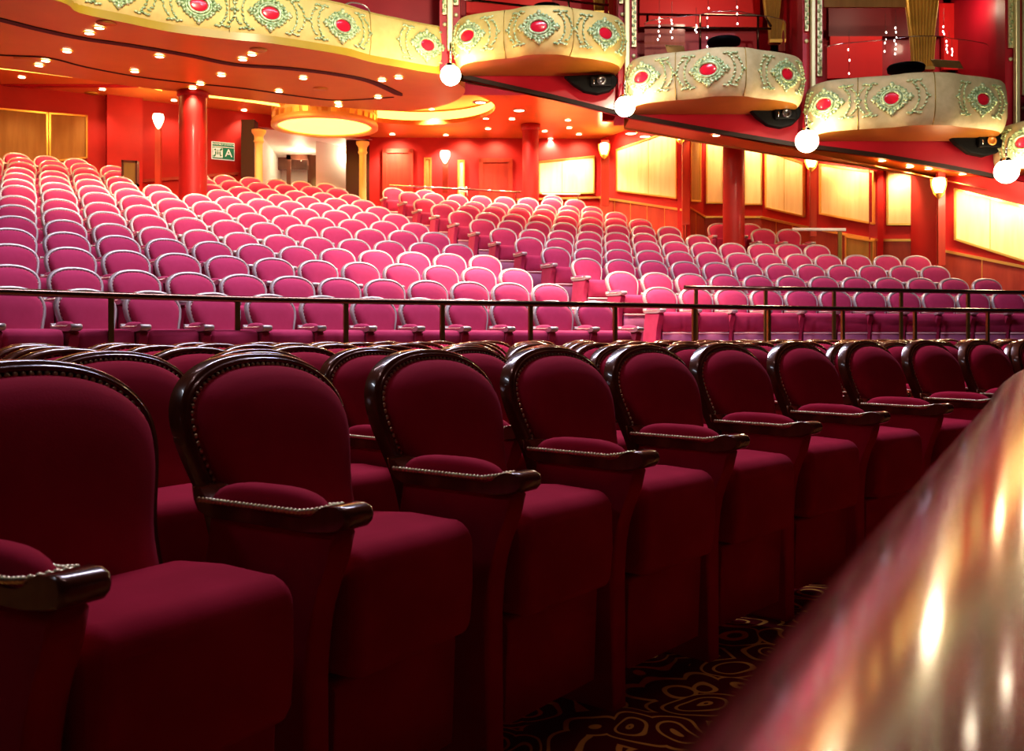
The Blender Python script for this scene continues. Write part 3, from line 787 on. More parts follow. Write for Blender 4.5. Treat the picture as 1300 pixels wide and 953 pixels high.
def medallion(parent,surf,s0,zc,sc,side=True):
    org=surf(s0,zc)
    def S(u,v,d): return surf(s0+u*sc,zc+v*sc,d)-org
    r=link('medallion',None,parent,org)
    # ring
    mb=MB(); n=28
    for (ra,rb,rr,dd) in ((.165,.130,.026,.022),(.205,.170,.020,.014)):
        mb.tube([S(ra*math.cos(2*PI*k/n),rb*math.sin(2*PI*k/n),dd) for k in range(n)],rr*sc*1.0,6,closed=True)
    def leaf(u,v,ang,l,w):
        pts=[];rad=[]
        for q in range(5):
            t=q/4-.5; pts.append(S(u+math.cos(ang)*t*l,v+math.sin(ang)*t*l,.012)); rad.append(max(.004,w*(1-(2*t)**2)*.5+.004)*sc)
        mb.tube(pts,rad,6)
    for k in range(24):
        a=2*PI*k/24
        leaf(.262*math.cos(a),.218*math.sin(a),a+(PI/2 if k%2 else .5),.085,.062)
    for k in range(16):
        a=2*PI*(k+.5)/16
        leaf(.232*math.cos(a),.195*math.sin(a),a+PI/2,.07,.05)
    for sx in (-1,1):
        leaf(sx*.315,0,0,.12,.085); leaf(sx*.305,.04,.9*sx,.08,.045); leaf(sx*.305,-.04,-.9*sx,.08,.045)
    leaf(0,-.265,PI/2,.12,.085); leaf(0,.26,PI/2,.10,.085); leaf(.05,-.245,.6,.08,.05); leaf(-.05,-.245,-.6,.08,.05)
    mb.obj('ring_scrollwork','orn',r)
    mb=MB(); rows=[]
    for j in range(6):
        th=PI/2*j/5
        rows.append([S(.145*math.cos(th)*math.cos(2*PI*k/n),.107*math.cos(th)*math.sin(2*PI*k/n),.010+.016*math.sin(th)) for k in range(n)])
    mb.grid(rows,closed_u=True); mb.obj('red_oval','cabochon',r)
    rnd=random.Random(int(s0*1000))
    for sx in (-1,1):
        mb=MB()
        # bracket of leaves, two arcs
        for (cu,ru,rv,n_) in ((.30,.15,.26,9),(.42,.16,.24,8)):
            for k in range(n_):
                a=-1.15+2.3*k/(n_-1)
                leaf(sx*(cu+ru*math.cos(a)),rv*math.sin(a),(a+PI/2+rnd.uniform(-.7,.7))*1.0 if sx>0 else PI-(a+PI/2+rnd.uniform(-.7,.7)),.075,.034)
        for sv in (-1,1):
            for k in range(5):
                leaf(sx*(.28+.05*k),sv*(.285+.012*math.sin(k*2.2)),.5*math.sin(k*1.9),.075,.038)
        leaf(sx*.62,.0,PI/2,.06,.06)
        mb.obj('side_scrollwork','orn',r)
    return r
def find_s(surf,L,zc,px):
    best=None
    n=400
    for i in range(n+1):
        s=L[-1]*i/n; p=surf(s,zc); x=650+F*p.x/p.y
        if best is None or abs(x-px)<best[0]: best=(abs(x-px),s)
    return best[1]
def fascia(root,curve,h0,hgt,name='fascia',mt='gold'):
    surf,L,pv=surf_builder(curve,h0,hgt); mb=MB(); org=root.location
    ns=max(40,int(L[-1]/.07)); rows=[]
    vv=sorted(set(pv+[.02,.10,.23,.42,.68,.87,.96]))
    for v in vv: rows.append([surf(L[-1]*i/ns,v*hgt)-org for i in range(ns+1)])
    # roll over the top to the inside
    rows.append([surf(L[-1]*i/ns,hgt,-.10)-org for i in range(ns+1)])
    mb.grid(rows,smooth=True)
    mb.obj(name,mt,root)
    return surf,L
# the large balcony
bal=empty('balcony_front',(-6,13,CZ+4.2)); tag(bal,'long serpentine gilded balcony front with red medallions across the upper left','balcony')
bc=fc+[Vector((hp(566,97).x,hp(566,97).y)),Vector((hp(568,99.5).x+.05,16.45))]
HB=.80
surf,L=fascia(bal,bc,CZ+4.2,HB)
for px in (150,252,343,435,541):
    s=find_s(surf,L,CZ*0+.40,px); medallion(bal,lambda a,b,d=0:surf(a,b,d)-bal.location,s,.42,.86)
mb=MB()
for px in (292,471):
    s=find_s(surf,L,.4,px); mb.tube([surf(s,HB*v,.004)-bal.location for v in (.0,.06,.16,.30,.55,.80,.93,.98)],.006,6)
mb.obj('seam','post_brass',bal)
# the boxes
def box(px0,px1,ytop_c,ybot_f,label,meds,seams,yf=14.95,yw=16.25,hgt=.74,flip=False):
    y_m=yf; h0=CZ+(425-ybot_f)/F*y_m
    x0=(px0-650)/F*yw*.985; x1=(px1-650)/F*yw*.985
    X0=(px0-650)/F*15.5; X1=(px1-650)/F*15.5; Wd=X1-X0
    pts=[(X0+.04,yw),(X0+.0,yw-.45),(X0+.14,yw-.80),(X0+Wd*.20,yf+.28),(X0+Wd*.33,yf+.16),(X0+Wd*.40,yf+.03),(X0+Wd*.5,yf-.03),(X0+Wd*.62,yf+.0),(X0+Wd*.70,yf+.12),(X0+Wd*.82,yf+.25),(X1-.16,yw-.82),(X1-.0,yw-.48),(X1-.03,yw)]
    c=crom([Vector(p) for p in pts],8)
    root=empty('theatre_box',((X0+X1)/2,yw,h0)); tag(root,label,'theatre box')
    o=root.location
    sf,L=fascia(root,c,h0,hgt,mt='gold' if px0<600 else 'cloth')
    mb=MB(); cc=[sf(L[-1]*i/80,0) for i in range(81)]
    mb.add([p-o for p in cc],[tuple(range(81))])
    mb.obj('soffit','boxsoffit',root)
    mb=MB(); cc=[sf(L[-1]*i/80,hgt,-.10) for i in range(81)]
    mb.add([Vector((p.x,p.y,h0+.15))-o for p in cc],[tuple(range(81))]); mb.obj('box_floor','riser',root)
    for px in meds:
        s=find_s(sf,L,hgt*.52,px); medallion(root,lambda a,b,d=0:sf(a,b,d)-o,s,hgt*.52,.84)
    mb=MB()
    for px in seams:
        s=find_s(sf,L,hgt*.5,px); mb.tube([sf(s,hgt*v,.004)-o for v in (.0,.06,.16,.30,.55,.80,.93,.98)],.007,6)
    mb.obj('seam','post_brass',root)
    # curved glass screen above the front
    mb=MB(); rows=[]
    for dz in (0,.62): rows.append([Vector((sf(s_,hgt,-.16).x,sf(s_,hgt,-.16).y,h0+hgt+dz-.03))-o for s_ in [L[-1]*(.12+.76*i/40) for i in range(41)]])
    mb.grid(rows,smooth=True)
    g_=mb.obj('glass_screen','glass',root)
    mb=MB()
    for i in range(41):
        pass
    mb.tube([r_ for r_ in rows[1]],.006,6); mb.obj('glass_edge','chrome',root)
    return root,sf,L,h0
B1=box(577,795,12,68,'gilded theatre box nearest the long balcony',(594,684,768),(640,728))
B2=box(801,1024,58,121,'gilded theatre box in the middle of the three',(814,899,998),(857,947))
B3=box(1036,1284,88,158,'gilded theatre box at the upper right, below the gold curtain',(1046,1132,1247),(1089,1187),hgt=.80)
B4=box(1290,1560,140,205,'sliver of a fourth gilded box at the right edge of the photo',(1300,),(1330,))
# interior of the boxes: back walls, partitions
for k,(a,b,yb) in enumerate([(560,797,84),(797,1035,128),(1035,1290,170),(1290,1500,205)]):
    Y2=18.6
    za=at(a,yb-14,BY).z
    A=at(a,yb,BY); B=at(b,yb,BY)
    wall('wall_box_back_%d'%(k+1),(A.x-.2,Y2),(B.x+.4,Y2),za,CZ+8.5,'crimson')
    mb=MB(); mb.slab((B.x-.06,BY,za),(B.x-.06,Y2,za),(B.x-.06,Y2,CZ+8.5),(B.x-.06,BY,CZ+8.5),(.12,0,0)); struct(mb.obj('wall_partition_%d'%(k+1),'crimson'))
    mb=MB(); mb.slab((A.x,BY,za),(B.x,BY,za),(B.x,Y2,za),(A.x,Y2,za),(0,0,-.1)); struct(mb.obj('floor_box_%d'%(k+1),'riser'))
wall('wall_balcony_back',(-12,19.2),(-.9,19.2),CZ+4.8,CZ+8.5,'crimson')
# ------------------------------------------------------------------ pilasters and globe lamps on the upper wall
def pil(px0,px1,ybot,pole,strips,studs,label,Y=16.05):
    A=at(px0,ybot,Y); B=at(px1,ybot,Y); top=CZ+8.4
    root=empty('wall_pilaster',((A.x+B.x)/2,Y,A.z)); tag(root,label,'pilaster'); o=root.location
    mb=MB(); mb.slab(A-o,B-o,Vector((B.x,Y,top))-o,Vector((A.x,Y,top))-o,(0,.3,0)); mb.obj('backing','crimson',root)
    P=at((pole[0]+pole[1])/2,pole[2],Y-.10); w_=(pole[1]-pole[0])/F*Y
    mb=MB(); mb.box((P.x-o.x,P.y-o.y,(P.z+top)/2-o.z),(w_,.10,top-P.z)); bevel(mb.obj('post','panel_pale',root),.012)
    for (a,b,yb) in strips:
        a_=at(a,yb,Y-.02); b_=at(b,yb,Y-.02)
        mb=MB(); mb.slab(a_-o,b_-o,Vector((b_.x,a_.y,top))-o,Vector((a_.x,a_.y,top))-o,(0,-.03,0))
        s=mb.obj('ornament_strip','panel_pale',root)
        mb=MB(); cx=(a_.x+b_.x)/2-o.x; z=a_.z-o.z+.06; k=0
        while z<top-o.z and k<60:
            mb.sphere((cx+(.012 if k%2 else -.012),a_.y-o.y-.035,z),.026,6,4,(1,.5,1.3)); z+=.07; k+=1
        mb.obj('beading','orn',s)
    for (a,yb) in studs:
        q=at(a,yb,Y-.02)-o; mb=MB(); mb.sphere(q,.035,10,6,(1,.6,1)); mb.obj('stud','panel_pale',root)
M['panel_pale']=mat('pale_gilt',(.74,.70,.40),rough=.35,metal=.35)
pil(558,584,90,(568,575,64),((562,567,19),(576,582,7)),((564.5,31),(579,19)),'crimson pilaster with pale gilt post between the long balcony and first box')
pil(785,809,132,(793,799,101),((786,791,5),(802,807.5,60)),((790,18),(804.5,71)),'crimson pilaster with pale gilt post between first and middle boxes')
pil(1019,1045,176,(1029,1034.5,141),((1021.5,1026,40),(1037,1043,97)),((1024,52),(1039.5,109)),'crimson pilaster with pale gilt post between middle and right boxes')
pil(1276,1310,218,(1288,1293.5,186),((1279.5,1285.5,61),(1297,1305,121)),((1283,75),(1299,137)),'crimson pilaster with pale gilt post near the right photo edge')
def globe(px,py,r,hx,hy,label,Y=15.55):
    p=at(px,py,Y); R=r/F*Y; root=empty('hanging_globe_lamp',p); tag(root,label,'lamp')
    mb=MB(); mb.sphere((0,0,0),R,24,14); mb.obj('glass_globe','globe',root)
    mb=MB(); mb.lathe([(R*.55,R*.80),(R*.5,R*1.08),(.02,R*1.2)],n=16); mb.obj('cap','chrome',root)
    q=at(hx,hy,Y+.38)-p
    mb=MB(); mb.tube(crom([(0,0,R*1.15),(0,0,R*1.15+.18),(q.x*.4,.12,R*1.2+.34),(q.x,q.y,max(q.z,R*1.2+.3))],6),.018,8); mb.obj('bracket','chrome',root)
    l=bpy.data.lights.new('globe_light','POINT'); l.energy=48; l.color=(1,.80,.52); l.shadow_soft_size=R*1.05
    lo_=bpy.data.objects.new('globe_light',l); COL.objects.link(lo_); lo_.location=(p.x,p.y-R*1.9,p.z-.02)
globe(572,95.5,13,572,70,'glowing white globe lamp below the long balcony end')
globe(793.5,135,13,795,108,'glowing white globe lamp between the first and middle boxes')
globe(1024.5,179,14.5,1030,148,'glowing white globe lamp between the middle and right boxes')
globe(1278,217.5,15,1288,190,'glowing white globe lamp at the far right below the fourth box')

# speakers under the boxes
def speaker(px,py,w,h,label,lamp=False):
    Y=16.12; p=at(px,py,Y); root=empty('wall_speaker',p); tag(root,label,'speaker')
    a=w/F*Y/2; b=h/F*Y
    pts=[(-a,0),(a*.75,b*.10)]+[(a*.75+a*.25*math.sin(t),b*.10-b*.30+b*.30*math.cos(t)) for t in (0.5,1.0,1.57)]+[(a*.97,-b*.45),(a*.70,-b*.80),(a*.25,-b*.95),(-a*.25,-b*.82),(-a*.65,-b*.45)]
    mb=MB(); mb.prism([(x,.0,z) for x,z in pts],(0,-.16,0)); bevel(mb.obj('housing','black',root),.03,3)
    mb=MB(); mb.box((a*.38,-.19,-b*.36),(a*.8,.10,b*.5)); bevel(mb.obj('lamp_box','black',root),.02)
    mb=MB(); mb.lathe([(.0,.0),(.06,.0),(.075,.03),(.05,.03)],n=14); o=mb.obj('lens','glassy' if not lamp else 'orange',root,(a*.38,-.25,-b*.36)); o.rotation_euler=(PI/2,0,0)
    mb=MB(); mb.tube([(a*.1,-.18,-b*.12),(a*.1,-.26,-b*.4),(a*.1,-.18,-b*.65)],.012,6); mb.obj('yoke','chrome',root)
M['glassy']=mat('dark_lens',(.05,.05,.06),rough=.08,coat=1)
speaker(749,99,68,24,'black half-round speaker pod under the first box')
speaker(980,138,68,28,'black half-round speaker pod under the middle box')
speaker(1235,172,74,30,'black half-round speaker pod with orange lens under the right box',True)

# wall lamps
def sconce(px,py,w,h,Y,pole,label,shield=True,arm=None):
    p=at(px,py,Y); root=empty('wall_lamp',p); tag(root,label,'lamp'); a=w/F*Y/2; b=h/F*Y/2
    mb=MB(); mb.lathe([(0,-b),(a*.35,-b*.75),(a*.75,-b*.1),(a*.95,b*.45),(a*.8,b*.9),(0,b)],n=18); mb.obj('shade','sconce',root)
    if shield:
        mb=MB(); mb.lathe([(a*.2,-b*1.15),(a*.8,-b*.65),(a*1.18,b*.15),(a*1.25,b*.95)],n=16,a0=.05,a1=PI-.05); mb.obj('shield','goldframe',root)
        mb=MB(); mb.lathe([(a*.0,-b*1.25),(a*.3,-b*1.05),(a*.6,-b*.6)],n=12); mb.obj('cup','goldframe',root)
    if pole:
        w2=(pole[1]-pole[0])/F*(Y+.2); x=((pole[0]+pole[1])/2-650)/F*(Y+.2)-p.x
        z0_=at(0,pole[3],Y+.2).z-p.z; z1_=at(0,pole[2],Y+.2).z-p.z
        mb=MB(); mb.box((x,.2,(z0_+z1_)/2),(w2,.08,z1_-z0_)); mb.obj('wall_post','doorwood',root)
    l=bpy.data.lights.new('wall_lamp_light','POINT'); l.energy=14; l.color=(1,.68,.36); l.shadow_soft_size=a
    lo_=bpy.data.objects.new('wall_lamp_light',l); COL.objects.link(lo_); lo_.location=(p.x,p.y-a*2.4,p.z)
sconce(201,154,15,20,19.9,(197.5,204.5,163,234),'egg shaped wall lamp glowing left of the thick red column',False)
sconce(565,199.5,14,17,22.6,(562,569,190,245),'egg shaped wall lamp between the two back wall doors',False)
sconce(767,190.5,12,19,22.7,(763,773,178,262),'wall lamp at the back right corner of the hall')
sconce(864,172.5,12,18,20.1,(866,875,180,285),'shield wall lamp on the dark post left of the alcove')
sconce(1030,207,14,18,19.0,(1028,1036,195,300),'shield wall lamp below the third globe, between cream panels')
sconce(1192,237.5,17,25,16.5,(1190,1199,215,337),'large shield wall lamp on the post left of the sloping panel')

# ceiling downlights
def zceil(px,py,kind):
    if kind=='s': h=4.2; y=F*h/(425-py); return Vector(((px-650)/F*y,y,CZ+h))
    if kind=='b': h=4.83; y=F*h/(425-py); return Vector(((px-650)/F*y,y,CZ+h))
    if kind=='l':
        y=16.45
        while y<17.1:
            x=(px-650)/F*y; z=hlip(x)
            if CZ+(425-py)/F*y>=z: break
            y+=.01
        return Vector((x,y,hlip(x)))
    if kind=='r':
        y=12.0
        while y<25:
            x=(px-650)/F*y; h=hR(x,y)
            if (Vector((x,y))-RC0).length<RR: h=4.92
            if (425-py)/F*y>=h: return Vector((x,y,CZ+h))
            y+=.02
        return Vector((x,y,CZ+h))
LENS=MB(); LENS.cur=0; LENS.lathe([(.062,-.006),(.0,-.010)],n=16); lens_me=LENS.mesh('lens','lens')
RING=MB(); RING.lathe([(.062,-.004),(.064,-.011),(.076,-.009),(.080,.0)],n=16); ring_me=RING.mesh('trim_ring','goldframe')
SPOTS=[]
def downs(lst,kind,where):
    for i,(px,py) in enumerate(lst):
        p=zceil(px,py,kind)-Vector((0,0,.013 if kind=='s' else .006))
        r=empty('recessed_downlight',p); tag(r,'small recessed downlight in the %s, %s from the left'%(where,ORD[i+1]),'downlight','recessed downlights')
        link('lens',lens_me,r); link('trim_ring',ring_me,r); SPOTS.append((p,kind,px))
S_out=[(85,64),(113.5,41),(126,34),(308,74.4),(320,68),(485,101),(506,97.6)]
S_mid=[(49.5,82),(58,76),(171,89.6),(202.5,70.6),(244.7,110.8),(254.4,105.6),(281,94.5),(354,115),(385,98.3),(429,129),(430,133.5),(480,122.5)]
downs(S_out,'s','outer band of the orange soffit'); downs(S_mid,'s','inner band of the orange soffit')
downs([(27.7,97.6),(130,113),(221,127),(310,139.5)],'b','ceiling behind the soffit')
RL=[(498,170),(548,138),(566,171),(602,187),(608,104),(610,121.5),(617,137),(619.5,163),(633,180),(637,187),(650,150.6),(659,134),(691.5,166),(699,175.5),(709,184.5),(721,152),(722.6,161.6),(735,170)]
downs(RL,'r','middle ceiling')
downs([(737,181),(783,172),(801,166.5),(819,160.6)],'r','ceiling near the back right corner')
downs([(909,170.5),(1120,203),(1155,211),(1179,213.5),(1222,220)],'l','narrow ceiling strip under the boxes')
# round ceiling speaker grilles
GR=MB(); GR.lathe([(.13,.0),(.125,-.012),(.0,-.014)],n=20); gr_me=GR.mesh('ceiling_grille','soffit')
for px,py,k,w in ((29,74,'s','leftmost of the soffit grilles'),(135,29,'s','beside the front left pair of downlights'),(328,63,'s','below the second balcony medallion'),(407,112.5,'s','near the right end of the soffit'),(116,118,'b','in the ceiling behind the soffit')):
    o=link('ceiling_grille',gr_me,None,zceil(px,py,k)-Vector((0,0,.003))); tag(o,'round orange ceiling speaker grille, '+w,'grille','ceiling grilles')

# assembly sign
def text_mesh(body,size,mname,parent,loc,rot,align='CENTER'):
    cu=bpy.data.curves.new('t','FONT'); cu.body=body; cu.size=size; cu.align_x=align; cu.align_y='CENTER'; cu.extrude=.002
    to=bpy.data.objects.new('t',cu); COL.objects.link(to); bpy.context.view_layer.update()
    me=bpy.data.meshes.new_from_object(to.evaluated_get(bpy.context.evaluated_depsgraph_get())); bpy.data.objects.remove(to)
    me.materials.clear(); me.materials.append(M[mname])
    o=link('lettering',me,parent,loc); o.rotation_euler=rot; return o
sa=wpt(268,WL,WR); sb=wpt(297,WL,WR); sn=Vector((dirL.y,-dirL.x,0))
sw=(sb-sa).length; zt=pz(sa,179.5); zb_=pz(sb,204.5); sh=zt-zb_
ctr=(sa+sb)/2+sn*.03; ctr.z=(zt+zb_)/2
sg=empty('assembly_sign',ctr,math.atan2(dirL.y,dirL.x)); tag(sg,'green and white assembly station A sign on the red wall','sign')
mb=MB(); mb.box((0,0,0),(sw,.03,sh)); mb.obj('border','signw',sg)
mb=MB(); mb.box((0,-.012,0),(sw-.03,.03,sh-.03)); mb.obj('board','sign',sg)
text_mesh('ASSEMBLY STATION',sw*.105,'signw',sg,(0,-.032,sh*.36),(PI/2,0,0))
mb=MB(); mb.box((sw*.23,-.022,-sh*.12),(sw*.40,.02,sh*.60)); mb.obj('letter_field','sign',sg)
text_mesh('A',sh*.62,'signw',sg,(sw*.23,-.036,-sh*.12),(PI/2,0,0))
mb=MB(); cx=-sw*.24; cz=-sh*.12; d=sh*.26
mb.box((cx,-.024,cz),(d*2.1,.016,d*2.1)); mb.obj('pictogram_field','signw',sg)
mb=MB()
for sx in (-1,1):
    for sz in (-1,1):
        # arrow pointing inwards
        tip=Vector((cx+sx*d*.42,-.036,cz+sz*d*.42)); e1=tip+Vector((sx*d*.5,0,sz*d*.08)); e2=tip+Vector((sx*d*.08,0,sz*d*.5))
        mb.prism([tip,e1,e2],(0,.004,0))
        q=tip+Vector((sx*d*.5,0,sz*d*.5)); mb.prism([q+Vector((-.012,0,.012)),q+Vector((.012,0,-.012)),tip+Vector((sx*d*.22+.012,0,sz*d*.22-.012)),tip+Vector((sx*d*.22-.012,0,sz*d*.22+.012))],(0,.004,0))
for dx in (-.045,0,.045):
    mb.sphere((cx+dx,-.034,cz+.05),.016,8,6,(1,.3,1)); mb.box((cx+dx,-.034,cz-.01),(.028,.004,.07))
mb.obj('pictogram','sign',sg)
mb=MB(); mb.box((0,-.030,sh*.22),(sw-.04,.004,.012)); mb.obj('divider','signw',sg)

# things in the boxes
def tubes(name,label,cat,lines,r,m,group=None):
    root=empty(name,lines[0][0]); tag(root,label,cat,group)
    for l in lines:
        mb=MB(); mb.tube([Vector(p)-root.location for p in l],r,8); mb.obj('tube',m,root)
    return root
Yb=17.4
tubes('box_rail','double dark chrome rail inside the middle box','railing',[[at(808,18,Yb),at(968,21,Yb),at(976,34,Yb-.4)],[at(808,35.5,Yb),at(976,37.5,Yb)],[at(822,18.3,Yb),at(822,70,Yb)],[at(890,19.5,Yb),at(890,70,Yb)],[at(960,21,Yb),at(960,70,Yb)]],.022,'rail_metal')
tubes('box_rail','double dark chrome rail inside the first box','railing',[[at(590,-14,Yb),at(770,8,Yb)],[at(590,0,Yb),at(770,20,Yb)],[at(600,-14,Yb),at(600,20,Yb)],[at(720,2,Yb),at(720,30,Yb)]],.022,'rail_metal')
def curtain(px0,px1,ytop,ybot,tie,Y,label):
    root=empty('gold_curtain',at((px0+px1)/2,ybot,Y)); tag(root,label,'curtain'); o=root.location
    rows=[]
    for j in range(13):
        t=j/12; y=ytop+(ybot-ytop)*t; row=[]
        for i in range(61):
            u=i/60; pin=1-(1-tie)*math.sin(min(1,t)*PI/2)**1.5
            x=(px0+px1)/2+(u-.5)*(px1-px0)*pin
            p=at(x,y,Y); row.append(Vector((p.x,Y+.05*math.sin(u*2*PI*9),p.z))-o)
        rows.append(row)
    mb=MB(); mb.grid(rows); mb.obj('cloth','curtain',root)
    mb=MB(); p=at((px0+px1)/2,ybot-4,Y-.08)-o; mb.box(p,((px1-px0)*tie/F*Y,.12,.06)); mb.obj('tie_band','goldframe',root)
curtain(1146,1194,-30,92,.55,17.3,'tall gold curtain gathered in the right theatre box')
curtain(966,994,-30,58,.5,17.6,'narrow gold curtain at the right side of the middle box')
curtain(748,766,-30,22,.6,17.6,'narrow gold curtain at the right side of the first box')
def stool(px,py,w,Y,label,zfloor):
    p=at(px,py,Y); root=empty('round_table',(p.x,p.y,zfloor)); tag(root,label,'table'); h=p.z-zfloor; a=w/F*Y/2
    mb=MB(); mb.lathe([(0,h),(a*.92,h),(a,h-.03),(a*.95,h-.09),(a*.6,h-.11),(0,h-.11)],n=28); mb.obj('top','black',root)
    mb=MB(); mb.lathe([(.03,0.02),(.03,h-.1)],n=10); mb.obj('leg','chrome',root)
    mb=MB(); mb.lathe([(0,.03),(a*.5,.02),(a*.55,0)],n=20); mb.obj('base','chrome',root)
stool(919,50,41,15.75,'black round cushion topped table in the middle box',at(919,114,BY).z)
stool(1150,83.5,46,15.8,'black round cushion topped table in the right box',at(1150,156,BY).z)
stool(694,8,36,15.7,'black round cushion topped table in the first box',at(694,70,BY).z)
# dark door recess and red panels behind the boxes
def plate(name,label,cat,px0,px1,y0,y1,Y,m,kind=None):
    a=at(px0,y1,Y); b=at(px1,y0,Y); mb=MB(); mb.slab((a.x,Y,a.z),(b.x,Y,a.z),(b.x,Y,b.z),(a.x,Y,b.z),(0,.05,0)); o=mb.obj(name,m)
    if kind: o['kind']='structure'
    else: tag(o,label,cat)
    return o
M['brightred']=mat('bright_red_panel',(.78,.012,.014),rough=.5,emit=(.78,.012,.014),estr=.0)
M['maroon']=mat('maroon_panel',(.16,.008,.012),rough=.5)
plate('trim_box_dark_panel','','',1052,1192,-60,46,18.4,'maroon','s')
plate('trim_box_red_panel','','',1192,1236,4,90,18.45,'brightred','s')
plate('trim_box_frame_right','','',1236,1241,-40,90,18.3,'slot','s')
plate('trim_box_red_panel','','',1054,1120,46,100,18.35,'brightred','s')
plate('trim_box_red_panel','','',812,965,-60,36,18.4,'brightred','s')
plate('trim_box_door','','',822,870,32,90,18.3,'doorwood','s')
plate('trim_box_door','','',984,1004,-40,66,18.0,'doorwood','s')
plate('trim_box_red_panel','','',592,700,-60,40,18.45,'brightred','s')
plate('trim_box_door','','',768,788,-60,40,18.0,'doorwood','s')
plate('trim_box_header','','',1046,1150,-2,9,17.2,'brownpanel','s')
def string(px,y0,y1,n,Y,label):  # glass reflections put in as glowing dots on an added thread
    root=empty('light_string',at(px,y0,Y)); tag(root,label,'string lights','strings of tiny lights')
    mb=MB(); mb.tube([Vector((0,0,.3)),at(px,y1,Y)-root.location],.003,5); mb.obj('glint_thread','dark',root)
    mb=MB(); rnd=random.Random(px)
    for i in range(n):
        p=at(px+rnd.uniform(-1.2,1.2),y0+(y1-y0)*(i+rnd.random()*.5)/n,Y)-root.location; mb.sphere(p,.013,6,4,(1,1,1.6))
    mb.obj('bulbs','glint',root)
for px,y0,y1,n,w in ((837,22,55,6,'leftmost in the middle box'),(853,24,52,5,'second in the middle box'),(884,32,44,4,'third in the middle box'),(899,10,70,5,'fourth in the middle box'),(935,5,40,3,'rightmost in the middle box'),(1078,60,110,3,'leftmost in the right box'),(1124,40,70,4,'second in the right box'),(1137,35,72,7,'beside the gold curtain'),(1198,33,72,8,'right of the gold curtain'),(1205,62,74,3,'rightmost in the right box')):
    string(px,y0,y1,n,16.9,'vertical string of tiny white lights behind the glass, '+w)
def menu(px,py,Y,label,w=.3):
    root=empty('leaning_card',at(px,py,Y),.2); tag(root,label,'card'); mb=MB(); mb.slab((-w/2,0,0),(w/2,0,0),(w/2,.1,.14),(-w/2,.1,.14),(0,.015,.01)); mb.obj('card','brownpanel',root)
menu(859,67,15.45,'small tan folded card on the ledge of the middle box')
menu(1205,86,15.3,'long tan folded card on the ledge of the right box',.5)
# two red seats peeping over the long balcony, standing on the balcony floor above the soffit
mb=MB(); mb.add([(p.x,p.y,CZ+4.55) for p in poly],[tuple(range(len(poly)))]); struct(mb.obj('floor_balcony','riser'))
for px,py,w in ((452,-1,'nearest the long balcony end'),(428,-6,'second from the balcony end')):
    Y=16.7; p=at(px,py,Y); seat(p.x,p.y,CZ+4.55,.5,'red velvet seat peeping over the long balcony front, '+w,'seats on the balcony',UP)
# white frame thing behind the rail
tubes('folded_walker','white folded walking frame standing behind the chrome rail','walking frame',[[at(583,249,22.9),at(584,238,22.9),at(592,237,22.9),at(593.5,249,22.9)],[at(584,243,22.9),at(593,243,22.9)]],.02,'white')

# ------------------------------------------------------------------ the wooden parapet the camera looks over
par=empty('wooden_parapet',(0,0,0)); tag(par,'broad polished wooden parapet rail, out of focus in the right foreground','parapet')
ang=math.radians(28.3); d=Vector((math.sin(ang),math.cos(ang),0)); zc=CZ-.150; R_=.0925
ctl=[d*-.5,d*0,d*.5,d*1.0,d*1.6,d*2.2]
q=ctl[-1]; h=ang
for k in range(7):
    h+=.17; q=q+Vector((math.sin(h),math.cos(h),0))*.45; ctl.append(q)
pth=crom([Vector((p.x,p.y,zc)) for p in ctl],6)
mb=MB(); rows=[]
for i,p in enumerate(pth):
    t=(pth[min(i+1,len(pth)-1)]-pth[max(i-1,0)]).normalized(); l=Vector((t.y,-t.x,0)); row=[]
    for k in range(40):
        a=2*PI*k/40; c,s_=math.cos(a),math.sin(a)
        row.append(p+l*(R_*c)+Vector((0,0,R_*s_ if s_>0 else R_*.75*s_)))
    rows.append(row)
mb.grid(rows,closed_u=True); n=40; mb.add(rows[0],[tuple(range(n))]); mb.add(rows[-1],[tuple(range(n))])
mb.obj('top_rail','railwood',par) if 'railwood' in M else None
mb=MB()
a=[];b=[]
for i,p in enumerate(pth):
    t=(pth[min(i+1,len(pth)-1)]-pth[max(i-1,0)]).normalized(); l=Vector((t.y,-t.x,0)); a.append(p-l*.025); b.append(p+l*.025)
mb.grid([[(p.x,p.y,0) for p in a],[(p.x,p.y,zc) for p in a],[(p.x,p.y,zc) for p in b],[(p.x,p.y,0) for p in b]],closed_v=True,smooth=False)
mb.obj('panel','doorwood',par)

# ------------------------------------------------------------------ enclosing walls of the hall outside the frame
wall('wall_left',(-13,6),(-13,19),0,CZ+4.83)

# ------------------------------------------------------------------ lights
def spot(loc,target,energy,size,blend,col,rad=.05):
    l=bpy.data.lights.new('spot','SPOT'); l.energy=energy; l.spot_size=math.radians(size); l.spot_blend=blend; l.color=col; l.shadow_soft_size=rad
    o=bpy.data.objects.new('spot',l); COL.objects.link(o); o.location=loc
    o.rotation_euler=(Vector(target)-Vector(loc)).to_track_quat('-Z','Y').to_euler(); return o
def area(loc,target,energy,sx,sy,col,spread=180):
    l=bpy.data.lights.new('area','AREA'); l.energy=energy; l.shape='RECTANGLE'; l.size=sx; l.size_y=sy; l.color=col; l.spread=math.radians(spread)
    o=bpy.data.objects.new('area',l); COL.objects.link(o); o.location=loc
    o.rotation_euler=(Vector(target)-Vector(loc)).to_track_quat('-Z','Y').to_euler(); return o
COOL=(.86,.86,1.12); WARM=(1,.72,.46); MID=(1,.84,.72)
E_KEY=1.0
